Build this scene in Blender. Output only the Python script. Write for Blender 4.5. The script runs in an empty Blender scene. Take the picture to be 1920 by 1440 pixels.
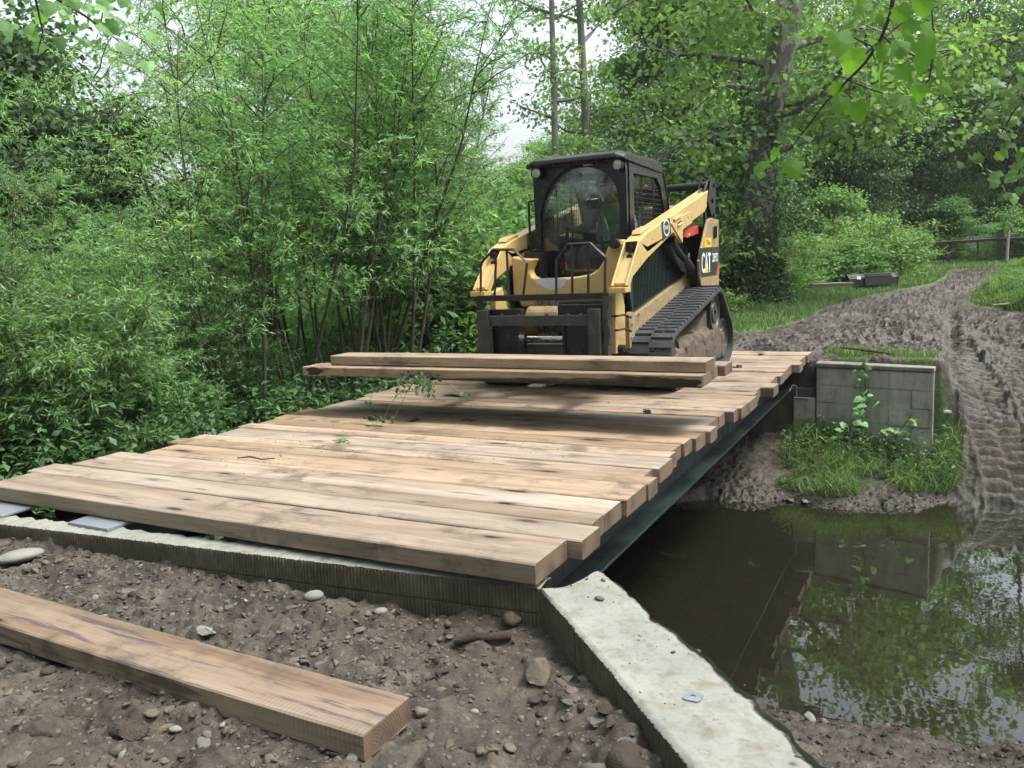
import bpy, bmesh, math, random
import numpy as np
from mathutils import Vector, Matrix, noise as mnoise

SCN = bpy.context.scene
COL = SCN.collection
R_ = math.radians
random.seed(7)
RS = np.random.RandomState(11)

# ------------------------------------------------------------------ camera frame (x across the bridge, y along it, z up, deck top = 0)
FPX = 1545.0
CAM_H = 1.25
def _n(v):
    v = np.array(v, float); return v / np.linalg.norm(v)
_PL = _n((820, 275, -FPX)); _PT = _n((2920, -95, FPX))
_T = _n(_PT - np.dot(_PT, _PL) * _PL); _N = np.cross(_T, _PL)
CR = np.array([_T, _PL, _N])          # camera axes -> world
CAM = np.array([0, 0, CAM_H])
def ray(u, v):
    return CR @ np.array([(u - 960), -(v - 720), -FPX])
def col_dir(u, v=520):
    d = ray(u, v); d = d[:2]; return d / np.linalg.norm(d)
def at_dist(u, dist):
    d = col_dir(u); return d[0] * dist, d[1] * dist

# ------------------------------------------------------------------ numpy noise
def _hash(ix, iy, seed):
    n = (ix.astype(np.int64) * 374761393 + iy.astype(np.int64) * 668265263 + seed * 1442695041) & 0xFFFFFFFF
    n = ((n ^ (n >> 13)) * 1274126177) & 0xFFFFFFFF
    n = n ^ (n >> 16)
    return (n & 0xFFFFFF) / float(0xFFFFFF)
def vnoise(x, y, seed=0):
    x = np.asarray(x, float); y = np.asarray(y, float)
    ix = np.floor(x); iy = np.floor(y); fx = x - ix; fy = y - iy
    fx = fx * fx * (3 - 2 * fx); fy = fy * fy * (3 - 2 * fy)
    a = _hash(ix, iy, seed); b = _hash(ix + 1, iy, seed); c = _hash(ix, iy + 1, seed); d = _hash(ix + 1, iy + 1, seed)
    return (a * (1 - fx) + b * fx) * (1 - fy) + (c * (1 - fx) + d * fx) * fy
def fbm(x, y, seed=0, oct=4, gain=.5):
    s = 0; a = 1.; t = 0.
    for k in range(oct):
        s = s + a * (vnoise(x * 2 ** k + 17.3 * k, y * 2 ** k - 9.1 * k, seed + k) * 2 - 1); t += a; a *= gain
    return s / t
def sst(a, b, x):
    t = np.clip((x - a) / (b - a), 0, 1); return t * t * (3 - 2 * t)
def lerp(a, b, t): return a + (b - a) * t

# ------------------------------------------------------------------ mesh builder
class MB:
    def __init__(s): s.v = []; s.f = []; s.m = []
    def add(s, vs, fs, mi=0):
        o = len(s.v); s.v += [tuple(map(float, p)) for p in vs]
        s.f += [tuple(i + o for i in f) for f in fs]; s.m += [mi] * len(fs); return s
    def box(s, x0, x1, y0, y1, z0, z1, mi=0, M=None):
        vs = [(x, y, z) for x in (x0, x1) for y in (y0, y1) for z in (z0, z1)]
        if M is not None: vs = [tuple(M @ Vector(p)) for p in vs]
        return s.add(vs, [(0, 1, 3, 2), (4, 6, 7, 5), (0, 4, 5, 1), (2, 3, 7, 6), (0, 2, 6, 4), (1, 5, 7, 3)], mi)
    def prism(s, poly, axis, a, b, mi=0):
        # poly: 2D points; axis 'x' -> (y,z), 'y' -> (x,z), 'z' -> (x,y)
        def P(p, t):
            return {'x': (t, p[0], p[1]), 'y': (p[0], t, p[1]), 'z': (p[0], p[1], t)}[axis]
        n = len(poly); vs = [P(p, a) for p in poly] + [P(p, b) for p in poly]
        fs = [tuple(range(n))[::-1], tuple(range(n, 2 * n))] + [(i, (i + 1) % n, n + (i + 1) % n, n + i) for i in range(n)]
        return s.add(vs, fs, mi)
    def ring(s, outer, inner, axis, a, b, mi=0):
        # plate with a hole, both loops same count
        def P(p, t):
            return {'x': (t, p[0], p[1]), 'y': (p[0], t, p[1]), 'z': (p[0], p[1], t)}[axis]
        n = len(outer)
        vs = [P(p, a) for p in outer] + [P(p, a) for p in inner] + [P(p, b) for p in outer] + [P(p, b) for p in inner]
        fs = []
        for i in range(n):
            j = (i + 1) % n
            fs += [(i, j, n + j, n + i), (2 * n + i, 3 * n + i, 3 * n + j, 2 * n + j), (i, 2 * n + i, 2 * n + j, j), (n + i, n + j, 3 * n + j, 3 * n + i)]
        return s.add(vs, fs, mi)
    def tube(s, pts, r, n=6, mi=0, cap=True):
        pts = [Vector(p) for p in pts]; rs = r if hasattr(r, '__len__') else [r] * len(pts)
        o = len(s.v); up = None
        for i, p in enumerate(pts):
            d = (pts[min(i + 1, len(pts) - 1)] - pts[max(i - 1, 0)])
            if d.length < 1e-9: d = Vector((0, 0, 1))
            d.normalize()
            if up is None: up = Vector((0, 0, 1)) if abs(d.z) < .9 else Vector((1, 0, 0))
            a = d.cross(up)
            if a.length < 1e-4: a = d.cross(Vector((0, 1, 0)))
            a.normalize(); b = a.cross(d).normalized(); up = b
            for k in range(n):
                t = 2 * math.pi * k / n
                s.v.append(tuple(p + (a * math.cos(t) + b * math.sin(t)) * rs[i]))
        for i in range(len(pts) - 1):
            for k in range(n):
                q = o + i * n
                s.f.append((q + k, q + (k + 1) % n, q + n + (k + 1) % n, q + n + k)); s.m.append(mi)
        if cap:
            s.f.append(tuple(o + k for k in range(n))[::-1]); s.m.append(mi)
            q = o + (len(pts) - 1) * n
            s.f.append(tuple(q + k for k in range(n))); s.m.append(mi)
        return s
    def cyl(s, p0, p1, r, n=20, mi=0, r2=None):
        return s.tube([p0, p1], [r, r if r2 is None else r2], n, mi)
    def lathe(s, c, axis, prof, n=24, mi=0):
        # prof: (dist along axis, radius)
        c = Vector(c); ax = Vector(axis).normalized(); u = ax.orthogonal().normalized(); w = ax.cross(u)
        o = len(s.v)
        for (t, r) in prof:
            for k in range(n):
                a = 2 * math.pi * k / n
                s.v.append(tuple(c + ax * t + (u * math.cos(a) + w * math.sin(a)) * r))
        for i in range(len(prof) - 1):
            for k in range(n):
                q = o + i * n
                s.f.append((q + k, q + (k + 1) % n, q + n + (k + 1) % n, q + n + k)); s.m.append(mi)
        return s
    def build(s, name, mats, parent=None, loc=None, smooth=False, bevel=0, seg=2, angle=40):
        me = bpy.data.meshes.new(name)
        base = Vector(loc) if loc is not None else (Vector(parent['_loc']) if parent is not None and '_loc' in parent else Vector((0, 0, 0)))
        V = np.array(s.v, float).reshape(-1, 3) - np.array(base)
        me.from_pydata(V.tolist(), [], s.f)
        if not isinstance(mats, (list, tuple)): mats = [mats]
        for m in mats: me.materials.append(m)
        me.polygons.foreach_set('material_index', s.m)
        if smooth:
            me.polygons.foreach_set('use_smooth', [True] * len(s.f))
        me.update()
        bm = bmesh.new(); bm.from_mesh(me); bmesh.ops.recalc_face_normals(bm, faces=bm.faces); bm.to_mesh(me); bm.free()
        if smooth:
            try: me.set_sharp_from_angle(angle=R_(angle))
            except Exception: pass
        o = bpy.data.objects.new(name, me); COL.objects.link(o)
        if parent is not None: o.parent = parent; o['_loc'] = list(base)
        else: o.location = base; o['_loc'] = list(base)
        if bevel:
            b = o.modifiers.new('bevel', 'BEVEL'); b.width = bevel; b.segments = seg; b.limit_method = 'ANGLE'; b.angle_limit = R_(35)
        return o

def raw_mesh(name, V, F, mats, smooth=False, mi=None):
    """V (n,3) array, F (m,k) array of equal-length faces"""
    V = np.asarray(V, np.float32); F = np.asarray(F, np.int32)
    me = bpy.data.meshes.new(name)
    me.vertices.add(len(V)); me.vertices.foreach_set('co', V.ravel())
    k = F.shape[1]
    me.loops.add(F.size); me.loops.foreach_set('vertex_index', F.ravel())
    me.polygons.add(len(F)); me.polygons.foreach_set('loop_start', np.arange(0, F.size, k, dtype=np.int32))
    if not isinstance(mats, (list, tuple)): mats = [mats]
    for m in mats: me.materials.append(m)
    if mi is not None: me.polygons.foreach_set('material_index', np.asarray(mi, np.int32))
    if smooth: me.polygons.foreach_set('use_smooth', np.ones(len(F), bool))
    me.update(calc_edges=True)
    return me

def link(name, me, loc=(0, 0, 0), parent=None, rz=0, sc=1):
    o = bpy.data.objects.new(name, me); COL.objects.link(o); o.location = loc; o.rotation_euler = (0, 0, rz)
    o.scale = (sc, sc, sc) if not hasattr(sc, '__len__') else sc
    if parent is not None: o.parent = parent
    return o
def tag(o, label=None, cat=None, group=None, kind=None):
    if label: o['label'] = label
    if cat: o['category'] = cat
    if group: o['group'] = group
    if kind: o['kind'] = kind
    return o
def thing(name, loc, label, cat, group=None, rz=0):
    o = bpy.data.objects.new(name, None); COL.objects.link(o); o.location = loc; o.rotation_euler = (0, 0, rz)
    o.empty_display_size = .2; o['_loc'] = [float(c) for c in loc]
    return tag(o, label, cat, group)
ORD = ['zeroth', 'first', 'second', 'third', 'fourth', 'fifth', 'sixth', 'seventh', 'eighth', 'ninth', 'tenth', 'eleventh', 'twelfth', 'thirteenth', 'fourteenth',
       'fifteenth', 'sixteenth', 'seventeenth', 'eighteenth', 'nineteenth', 'twentieth', 'twenty-first', 'twenty-second', 'twenty-third', 'twenty-fourth',
       'twenty-fifth', 'twenty-sixth', 'twenty-seventh', 'twenty-eighth', 'twenty-ninth', 'thirtieth', 'thirty-first', 'thirty-second', 'thirty-third', 'thirty-fourth', 'thirty-fifth',
       'thirty-sixth', 'thirty-seventh', 'thirty-eighth', 'thirty-ninth', 'fortieth']

# ------------------------------------------------------------------ material helpers
class NT:
    def __init__(s, name):
        s.mat = bpy.data.materials.new(name); s.mat.use_nodes = True; s.t = s.mat.node_tree; s.t.nodes.clear()
        s.out = s.t.nodes.new('ShaderNodeOutputMaterial')
    def n(s, typ, props=None, **inp):
        nd = s.t.nodes.new('ShaderNode' + typ)
        for k, v in (props or {}).items(): setattr(nd, k, v)
        for k, v in inp.items():
            key = k.replace('_', ' ')
            sock = None
            for i in nd.inputs:
                if i.name == key or i.identifier == k: sock = i; break
            if sock is None:
                try: sock = nd.inputs[int(k[1:])]
                except Exception: raise KeyError((typ, k))
            s.set(sock, v)
        return nd
    def set(s, sock, v):
        if isinstance(v, bpy.types.NodeSocket): s.t.links.new(v, sock)
        elif isinstance(v, bpy.types.Node): s.t.links.new(v.outputs[0], sock)
        else:
            if hasattr(v, '__len__') and sock.type == 'RGBA' and len(v) == 3: v = (*v, 1)
            sock.default_value = v
    def coord(s, which='Object'): return s.n('TexCoord').outputs[which]
    def mapping(s, vec, scale=(1, 1, 1), loc=(0, 0, 0), rot=(0, 0, 0)):
        return s.n('Mapping', Vector=vec, Scale=scale, Location=loc, Rotation=rot).outputs[0]
    def noise(s, vec, scale, detail=4, rough=.55, dist=0):
        return s.n('TexNoise', Vector=vec, Scale=scale, Detail=detail, Roughness=rough, Distortion=dist).outputs['Fac']
    def ramp(s, fac, stops, interp='LINEAR'):
        nd = s.n('ValToRGB', Fac=fac); cr = nd.color_ramp; cr.interpolation = interp
        while len(cr.elements) < len(stops): cr.elements.new(.5)
        for e, (p, c) in zip(cr.elements, stops):
            e.position = p; e.color = (*c, 1) if hasattr(c, '__len__') else (c, c, c, 1)
        return nd.outputs[0]
    def mix(s, f, a, b, mode='MIX'):
        nd = s.n('Mix', {'data_type': 'RGBA', 'blend_type': mode})
        s.set(nd.inputs[0], f); s.set(nd.inputs[6], a); s.set(nd.inputs[7], b); return nd.outputs[2]
    def math(s, op, a, b=0, clamp=False):
        nd = s.n('Math', {'operation': op, 'use_clamp': clamp}); s.set(nd.inputs[0], a); s.set(nd.inputs[1], b); return nd.outputs[0]
    def bump(s, h, strength=.5, dist=.01, normal=None):
        nd = s.n('Bump', Height=h, Strength=strength, Distance=dist)
        if normal is not None: s.set(nd.inputs['Normal'], normal)
        return nd.outputs[0]
    def bsdf(s, **k):
        nd = s.n('BsdfPrincipled', **k); s.t.links.new(nd.outputs[0], s.out.inputs[0]); return nd
    def surf(s, sh): s.t.links.new(sh.outputs[0] if isinstance(sh, bpy.types.Node) else sh, s.out.inputs[0]); return s.mat

def simple(name, c, rough=.5, metal=0, dirt=0, dirtc=(.10, .075, .05), scale=6, bump=.0, var=.15, spec=.5, dust=0):
    t = NT(name); co = t.coord()
    n1 = t.noise(co, scale, 6, .6)
    c1 = t.mix(t.ramp(n1, [(.3, 0), (.7, 1)]), tuple(x * (1 - var) for x in c), tuple(min(1, x * (1 + var)) for x in c))
    if dirt:
        n2 = t.noise(co, scale * 2.3, 8, .7)
        c1 = t.mix(t.ramp(n2, [(1 - dirt * .8 - .1, 0), (1 - dirt * .8 + .06, 1)]), c1, dirtc)
    r = t.ramp(t.noise(co, scale * 3, 5), [(.3, max(0, rough - .12)), (.7, min(1, rough + .12))])
    kw = dict(Base_Color=c1, Roughness=r, Metallic=metal)
    b = t.bsdf(**kw); b.inputs['Specular IOR Level'].default_value = spec
    if bump: t.set(b.inputs['Normal'], t.bump(t.noise(co, scale * 8, 6), bump, .01))
    return t.mat
EXPO = 1.35
# ------------------------------------------------------------------ materials
def wood_mat(name, base, dark, warm, knots=1.0, saw=0.0, end=False, rough=.75, stain=0):
    t = NT(name); oi = t.n('ObjectInfo'); co = t.coord()
    off = t.n('CombineXYZ', X=t.math('MULTIPLY', oi.outputs['Random'], 37.), Y=t.math('MULTIPLY', oi.outputs['Random'], 91.), Z=0.)
    v = t.n('VectorMath', {'operation': 'ADD'}); t.set(v.inputs[0], co); t.set(v.inputs[1], off); v = v.outputs[0]
    if end:
        ec = t.n('VectorMath', {'operation': 'ADD'}); t.set(ec.inputs[0], co); t.set(ec.inputs[1], t.n('CombineXYZ', X=0., Y=t.math('MULTIPLY', t.math('SUBTRACT', oi.outputs['Random'], .5), .25), Z=.09))
        m = t.mapping(ec.outputs[0], (1, 9, 9)); w = t.n('TexWave', {'wave_type': 'RINGS'}, Vector=m, Scale=3.2, Distortion=1.6, Detail=3.).outputs['Fac']
        c = t.mix(w, tuple(x * .55 for x in base), tuple(x * .9 for x in base))
        c = t.mix(t.ramp(t.noise(v, 7), [(.45, 0), (.7, .8)]), c, dark)
        b = t.bsdf(Base_Color=c, Roughness=.85); t.set(b.inputs['Normal'], t.bump(t.noise(v, 90, 4), .5, .004)); return t.mat
    # long flowing grain (stretched along x), bent round the knots
    big = t.mapping(v, (.55, 3.2, 3.2))
    warp = t.noise(big, 1.3, 3, .5)
    gv = t.n('VectorMath', {'operation': 'ADD'}); t.set(gv.inputs[0], t.mapping(v, (.9, 26, 26)))
    t.set(gv.inputs[1], t.n('CombineXYZ', X=0., Y=t.math('MULTIPLY', warp, 9.), Z=t.math('MULTIPLY', warp, 5.)).outputs[0])
    grain = t.noise(gv.outputs[0], 1.0, 7, .65)
    broad = t.noise(t.mapping(v, (.45, 4.5, 4.5)), 1.5, 4, .6)
    c = t.mix(t.ramp(grain, [(.32, 0), (.68, 1)]), tuple(x * .82 for x in base), tuple(min(1, x * 1.12) for x in base))
    c = t.mix(t.ramp(broad, [(.38, .75), (.54, 0)]), c, warm)
    pale = t.noise(t.mapping(v, (.6, 7, 7), loc=(4, 9, 2)), 1.2, 3, .6)
    c = t.mix(t.ramp(pale, [(.52, 0), (.7, .55)]), c, tuple(min(1, x * 1.25) for x in base))
    # knots: sparse stretched cells
    kv = t.mapping(v, (1.5, 5.6, .7)); kn = t.n('TexVoronoi', {'feature': 'F1', 'voronoi_dimensions': '2D'}, Vector=kv, Scale=1.0, Randomness=1.0)
    kd = t.math('ADD', kn.outputs['Distance'], t.math('MULTIPLY', t.math('SUBTRACT', t.noise(t.mapping(v, (1, 3, 3)), 7, 6, .7), .5), .26))
    sepc = t.n('SeparateColor', Color=kn.outputs['Color']); rnd = sepc.outputs[0]
    kd = t.math('DIVIDE', kd, t.math('ADD', .45, t.math('MULTIPLY', t.math('POWER', sepc.outputs[1], 2.0), 1.5)))
    on = t.math('GREATER_THAN', rnd, .66)
    halo = t.math('MULTIPLY', t.ramp(kd, [(.06, .85 * knots), (.12, .38 * knots), (.26, 0)]), on)
    core = t.math('MULTIPLY', t.ramp(kd, [(.045, knots), (.075, 0)]), on)
    c = t.mix(halo, c, dark)
    c = t.mix(core, c, tuple(x * .3 for x in dark))
    # bluish stain streaks
    st = t.noise(t.mapping(v, (.9, 10, 10), loc=(1, 3, 5)), 1.6, 5, .7)
    c = t.mix(t.ramp(st, [(.58 - stain, 0), (.66 - stain, .8)]), c, (.062, .048, .058))
    c = t.mix(t.ramp(t.noise(t.mapping(v, (.35, 1.6, 1.6), loc=(3, 3, 8)), 1.5, 4, .6), [(.42, .55), (.60, 0)]), c, t.mix(1., c, (.72, .68, .63), 'MULTIPLY'))
    hsv = t.n('HueSaturation', Hue=.5, Saturation=t.math('ADD', .72, t.math('MULTIPLY', oi.outputs['Random'], .42)), Value=t.math('ADD', .78, t.math('MULTIPLY', t.math('FRACT', t.math('MULTIPLY', oi.outputs['Random'], 17.)), .38)), Color=c); c = hsv.outputs[0]
    h = t.math('MULTIPLY', grain, .6)
    if saw:
        wv = t.n('TexWave', {'wave_type': 'BANDS', 'bands_direction': 'X'}, Vector=v, Scale=16., Distortion=1.6, Detail=2.)
        wv.inputs['Detail Scale'].default_value = .6
        patch = t.ramp(t.noise(t.mapping(v, (.5, 2, 2), loc=(7, 1, 2)), 1.4, 2), [(.5, 0), (.62, 1)])
        wf = t.math('MULTIPLY', wv.outputs['Fac'], patch)
        c = t.mix(t.math('MULTIPLY', wf, saw), c, tuple(x * .55 for x in base))
        h = t.math('ADD', h, t.math('MULTIPLY', wf, .35))
    mud = t.math('MULTIPLY', t.ramp(t.noise(v, 3.2, 8, .72), [(.50, 0), (.62, .75)]), t.ramp(t.noise(v, .8, 2), [(.42, 0), (.58, 1)]))
    c = t.mix(mud, c, (.075, .058, .042))
    fib = t.noise(t.mapping(v, (3, 150, 150)), 1.0, 3, .6)
    c = t.mix(t.ramp(fib, [(.30, .5), (.48, 0)]), c, t.mix(1., c, (.52, .47, .43), 'MULTIPLY'))
    fine = t.noise(t.mapping(v, (1, 3, 3)), 120, 3, .7)
    c = t.mix(.25, c, t.mix(fine, (.25, .25, .25), (.8, .8, .8)), 'OVERLAY')
    b = t.bsdf(Base_Color=c, Roughness=rough); b.inputs['Specular IOR Level'].default_value = .3
    t.set(b.inputs['Normal'], t.bump(t.math('ADD', h, t.math('MULTIPLY', fine, .25)), .55, .004)); return t.mat

WB = (.33, .256, .180); WD = (.045, .027, .028); WW = (.22, .15, .095)
M_wood = wood_mat('rough_sawn_timber', WB, WD, WW, 1.0, .3)
M_wood_saw = wood_mat('saw_marked_timber', (.30, .245, .182), WD, (.21, .15, .10), .9, .9)
M_wood_grey = wood_mat('greyed_timber', (.27, .23, .18), (.04, .03, .03), (.20, .16, .12), .8, .3)
M_wood_stain = wood_mat('stained_timber', (.225, .182, .14), (.018, .013, .018), (.135, .095, .065), 1.0, .7, stain=.045)
M_wood_end = wood_mat('timber_end_grain', (.21, .145, .09), WD, WW, end=True)
M_wood_dark = wood_mat('bark_stained_timber', (.045, .030, .024), (.015, .011, .010), (.035, .024, .018), .8, 0)

def dirt_mat():
    t = NT('muddy_ground'); co = t.coord()
    at = t.n('Attribute', {'attribute_name': 'grassmask'}).outputs['Fac']
    wet = t.n('Attribute', {'attribute_name': 'wet'}).outputs['Fac']
    n1 = t.noise(co, 1.1, 6, .6); n2 = t.noise(co, 7, 8, .65); n3 = t.noise(co, 60, 5, .7)
    c = t.ramp(n2, [(.30, (.014, .012, .010)), (.43, (.041, .035, .0285)), (.55, (.082, .072, .0585)), (.68, (.168, .153, .126))])
    c = t.mix(t.ramp(n1, [(.4, 0), (.62, .55)]), c, (.076, .061, .045))
    c = t.mix(t.ramp(n3, [(.35, .45), (.6, 0)]), c, (.016, .012, .009))
    mid = t.noise(co, 2.7, 5, .6)
    c = t.mix(t.ramp(mid, [(.36, .65), (.52, 0)]), c, t.mix(1., c, (.50, .46, .43), 'MULTIPLY'))
    c = t.mix(t.ramp(t.noise(t.mapping(co, loc=(5, 2, 1)), 4.5, 6, .65), [(.55, 0), (.68, .55)]), c, (.115, .098, .070))
    # grey shale flecks
    vo = t.n('TexVoronoi', {'feature': 'F1'}, Vector=co, Scale=34., Randomness=1.)
    fl = t.math('MULTIPLY', t.ramp(vo.outputs['Distance'], [(.24, 1), (.34, 0)]), t.math('GREATER_THAN', t.n('SeparateColor', Color=vo.outputs['Color']).outputs[0], .62))
    c = t.mix(t.math('MULTIPLY', fl, .7), c, (.125, .12, .105))
    c = t.mix(wet, c, t.mix(.5, c, (.028, .023, .017)))
    g = t.ramp(t.noise(co, 14, 5), [(.3, (.045, .075, .022)), (.7, (.09, .15, .045))])
    gm = t.ramp(t.math('ADD', at, t.math('MULTIPLY', t.math('SUBTRACT', t.noise(co, 3.5, 6, .7), .5), .9)), [(.45, 0), (.6, 1)])
    c = t.mix(gm, c, g)
    r = t.math('SUBTRACT', t.ramp(n2, [(.3, .55), (.7, .9)]), t.math('MULTIPLY', wet, .35), True)
    b = t.bsdf(Base_Color=c, Roughness=r); b.inputs['Specular IOR Level'].default_value = .35
    h = t.math('ADD', t.math('MULTIPLY', n3, .5), t.math('ADD', t.math('MULTIPLY', n2, 1.2), t.math('MULTIPLY', fl, .3)))
    t.set(b.inputs['Normal'], t.bump(h, .9, .016)); return t.mat
M_dirt = dirt_mat()

def water_mat():
    t = NT('murky_creek_water'); co = t.coord()
    h = t.math('ADD', t.noise(co, 2.2, 3, .5), t.math('MULTIPLY', t.noise(co, 9, 2, .5), .15))
    nrm = t.bump(h, .05, .03)
    fr = t.n('Fresnel', IOR=1.33, Normal=nrm)
    gl = t.n('BsdfGlossy', Color=(.95, 1, .97), Roughness=.015, Normal=nrm)
    tr = t.n('BsdfTransparent', Color=(.34, .35, .22))
    df = t.n('BsdfDiffuse', Color=(.026, .0235, .016))
    body = t.n('MixShader', Fac=.50); t.set(body.inputs[1], tr); t.set(body.inputs[2], df)
    f = t.math('MULTIPLY', fr.outputs[0], 2.1, True)
    m = t.n('MixShader', Fac=f); t.set(m.inputs[1], body); t.set(m.inputs[2], gl)
    return t.surf(m)
M_water = water_mat()

def concrete_mat(name, c0, c1, stain=(.16, .17, .13), st=.5, moss=0, bs=.5, spot=0):
    t = NT(name); co = t.coord()
    n1 = t.noise(co, 3, 7, .65); n2 = t.noise(co, 40, 4, .6); n3 = t.noise(t.mapping(co, (3, 3, .8)), 4, 5, .6)
    c = t.mix(t.ramp(n1, [(.3, 0), (.7, 1)]), c0, c1)
    c = t.mix(t.ramp(n3, [(.46, 0), (.75, st)]), c, stain)
    c = t.mix(t.ramp(n2, [(.25, .6), (.42, 0)]), c, tuple(x * .5 for x in c0))
    c = t.mix(t.ramp(t.noise(co, 6.5, 6, .75), [(.60, 0), (.66, spot)]), c, (.17, .11, .055))
    c = t.mix(t.ramp(t.noise(co, 17, 5, .7), [(.62, 0), (.68, spot)]), c, (.07, .055, .04))
    if moss: c = t.mix(t.ramp(t.noise(co, 5, 6, .7), [(.5, 0), (.68, moss)]), c, (.05, .08, .035))
    b = t.bsdf(Base_Color=c, Roughness=.9); b.inputs['Specular IOR Level'].default_value = .25
    t.set(b.inputs['Normal'], t.bump(t.math('ADD', n2, t.math('MULTIPLY', n1, 2)), bs, .008)); return t.mat
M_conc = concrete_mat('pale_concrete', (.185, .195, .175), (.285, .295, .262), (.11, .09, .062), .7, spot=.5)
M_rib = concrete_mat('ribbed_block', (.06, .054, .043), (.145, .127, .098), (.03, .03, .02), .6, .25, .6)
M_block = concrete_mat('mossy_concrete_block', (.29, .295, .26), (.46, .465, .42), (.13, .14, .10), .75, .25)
M_cope = concrete_mat('dimmed_concrete_top', (.15, .15, .125), (.26, .26, .225), (.07, .08, .05), .9, .4)  # block tone darkened on coping and core to offset the sunlit top
M_block_dark = concrete_mat('dark_concrete_block', (.07, .075, .06), (.13, .135, .11), (.04, .05, .03), .7, .4)  # darker block tone, used under the deck and on the creek face
M_rock = concrete_mat('grey_stone', (.075, .072, .066), (.135, .13, .118), (.07, .06, .045), .5, 0, .7)
M_rock_br = concrete_mat('brown_stone', (.09, .076, .058), (.16, .138, .108), (.05, .04, .03), .5, 0, .7)
M_rock_pale = concrete_mat('pale_stone', (.165, .165, .145), (.25, .245, .215), (.15, .13, .10), .4, 0, .4)
M_clod = simple('mud_clod', (.045, .034, .026), .85, 0, .4, (.075, .058, .044), 20, .8, .3)

M_steel_green = simple('dark_green_painted_steel', (.011, .022, .021), .45, 0, .4, (.024, .032, .032), 3, .2, .3)
M_galv = simple('pale_galvanised_steel', (.20, .23, .25), .45, .2, .2, (.25, .27, .27), 10, .1, .1)
M_yel = simple('machine_cream_yellow_paint', (.50, .355, .145), .34, 0, .2, (.34, .26, .15), 5, .05, .06)
M_yel2 = simple('dusty_yellow_paint', (.30, .225, .11), .5, 0, .55, (.19, .145, .095), 7, .1, .12)
M_blk = simple('black_paint', (.007, .008, .010), .33, 0, .05, (.03, .028, .025), 8, .03, .2)
M_blk_rough = simple('worn_black_steel', (.019, .018, .018), .5, .3, .35, (.07, .058, .048), 9, .3, .3)
M_steel_w = simple('mud_smeared_steel', (.062, .057, .052), .5, .4, .45, (.12, .10, .082), 8, .4, .3)
M_rubber = simple('muddy_black_rubber', (.040, .045, .054), .42, 0, .38, (.12, .10, .085), 6, .4, .3)
M_mudcake = simple('caked_mud', (.085, .066, .048), .85, 0, .4, (.05, .036, .028), 5, 1.0, .35)
M_chrome = simple('bare_bright_metal', (.55, .55, .55), .25, 1, .2, (.2, .18, .15), 12, .05, .1)
M_red = simple('red_paint', (.42, .025, .03), .4, 0, .2, (.2, .04, .03), 12, .05, .15)
M_white = simple('white_paint', (.75, .75, .73), .4, 0, 0)
M_grille = simple('dark_slatted_panel', (.016, .026, .026), .35, 0, .2, (.04, .045, .04), 8, .05, .3)
M_lamp = simple('lamp_lens', (.42, .43, .40), .12, .3, 0, scale=30, var=.3)
M_decal_blk = simple('black_decal', (.018, .021, .026), .35, 0, 0)
M_decal_yel = simple('yellow_decal', (.75, .48, .03), .4, 0, 0)
M_decal_or = simple('orange_decal', (.45, .08, .04), .4, 0, 0)
M_hose = simple('black_hose', (.015, .015, .016), .45, 0, .3)
M_seat = simple('seat_vinyl', (.02, .02, .022), .6)
M_shirt = simple('grey_blue_shirt', (.20, .22, .27), .9, 0, 0, scale=12, bump=.2)
M_jeans = simple('dark_jeans', (.03, .04, .07), .9, 0, 0)
M_skin = simple('skin', (.36, .20, .14), .5, 0, 0, var=.08)
M_cap = simple('dark_cap', (.03, .028, .03), .8, 0, 0)
M_bag = simple('clear_plastic_bag', (.45, .5, .6), .3)
M_fence = simple('weathered_dark_rail', (.045, .042, .035), .8, 0, .3, (.1, .1, .08), 10, .3)
M_postpale = simple('pale_round_post', (.28, .26, .21), .8, 0, .3)
M_benchwood = simple('weathered_bench_board', (.20, .18, .12), .85, 0, .3, (.08, .08, .06), 10, .3)
M_bucket = simple('dark_bucket_steel', (.022, .026, .032), .7, 0, .35, (.10, .075, .055), 5, .2, .3)
M_carpaint = simple('white_car_paint', (.75, .77, .80), .15, 0, 0, var=.03)
M_carglass = simple('car_glass', (.02, .025, .03), .05, 0, 0)

def glass_mat(name, tint=(.72, .80, .80), haze=.05, fac=1.6):
    t = NT(name); co = t.coord()
    fr = t.n('Fresnel', IOR=1.5)
    gl = t.n('BsdfGlossy', Color=(1, 1, 1), Roughness=.02); tr = t.n('BsdfTransparent', Color=tint)
    df = t.n('BsdfDiffuse', Color=(.35, .36, .34))
    dm = t.ramp(t.noise(co, 5, 5, .7), [(.4, haze * .3), (.75, haze * 2)])
    b = t.n('MixShader', Fac=dm); t.set(b.inputs[1], tr); t.set(b.inputs[2], df)
    m = t.n('MixShader', Fac=t.math('MULTIPLY', fr.outputs[0], fac, True)); t.set(m.inputs[1], b); t.set(m.inputs[2], gl)
    return t.surf(m)
M_glass = glass_mat('door_glass', (.52, .62, .62), .05, 1.9)
M_plastic = glass_mat('clear_plastic', (.8, .88, .86), .15)

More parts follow.
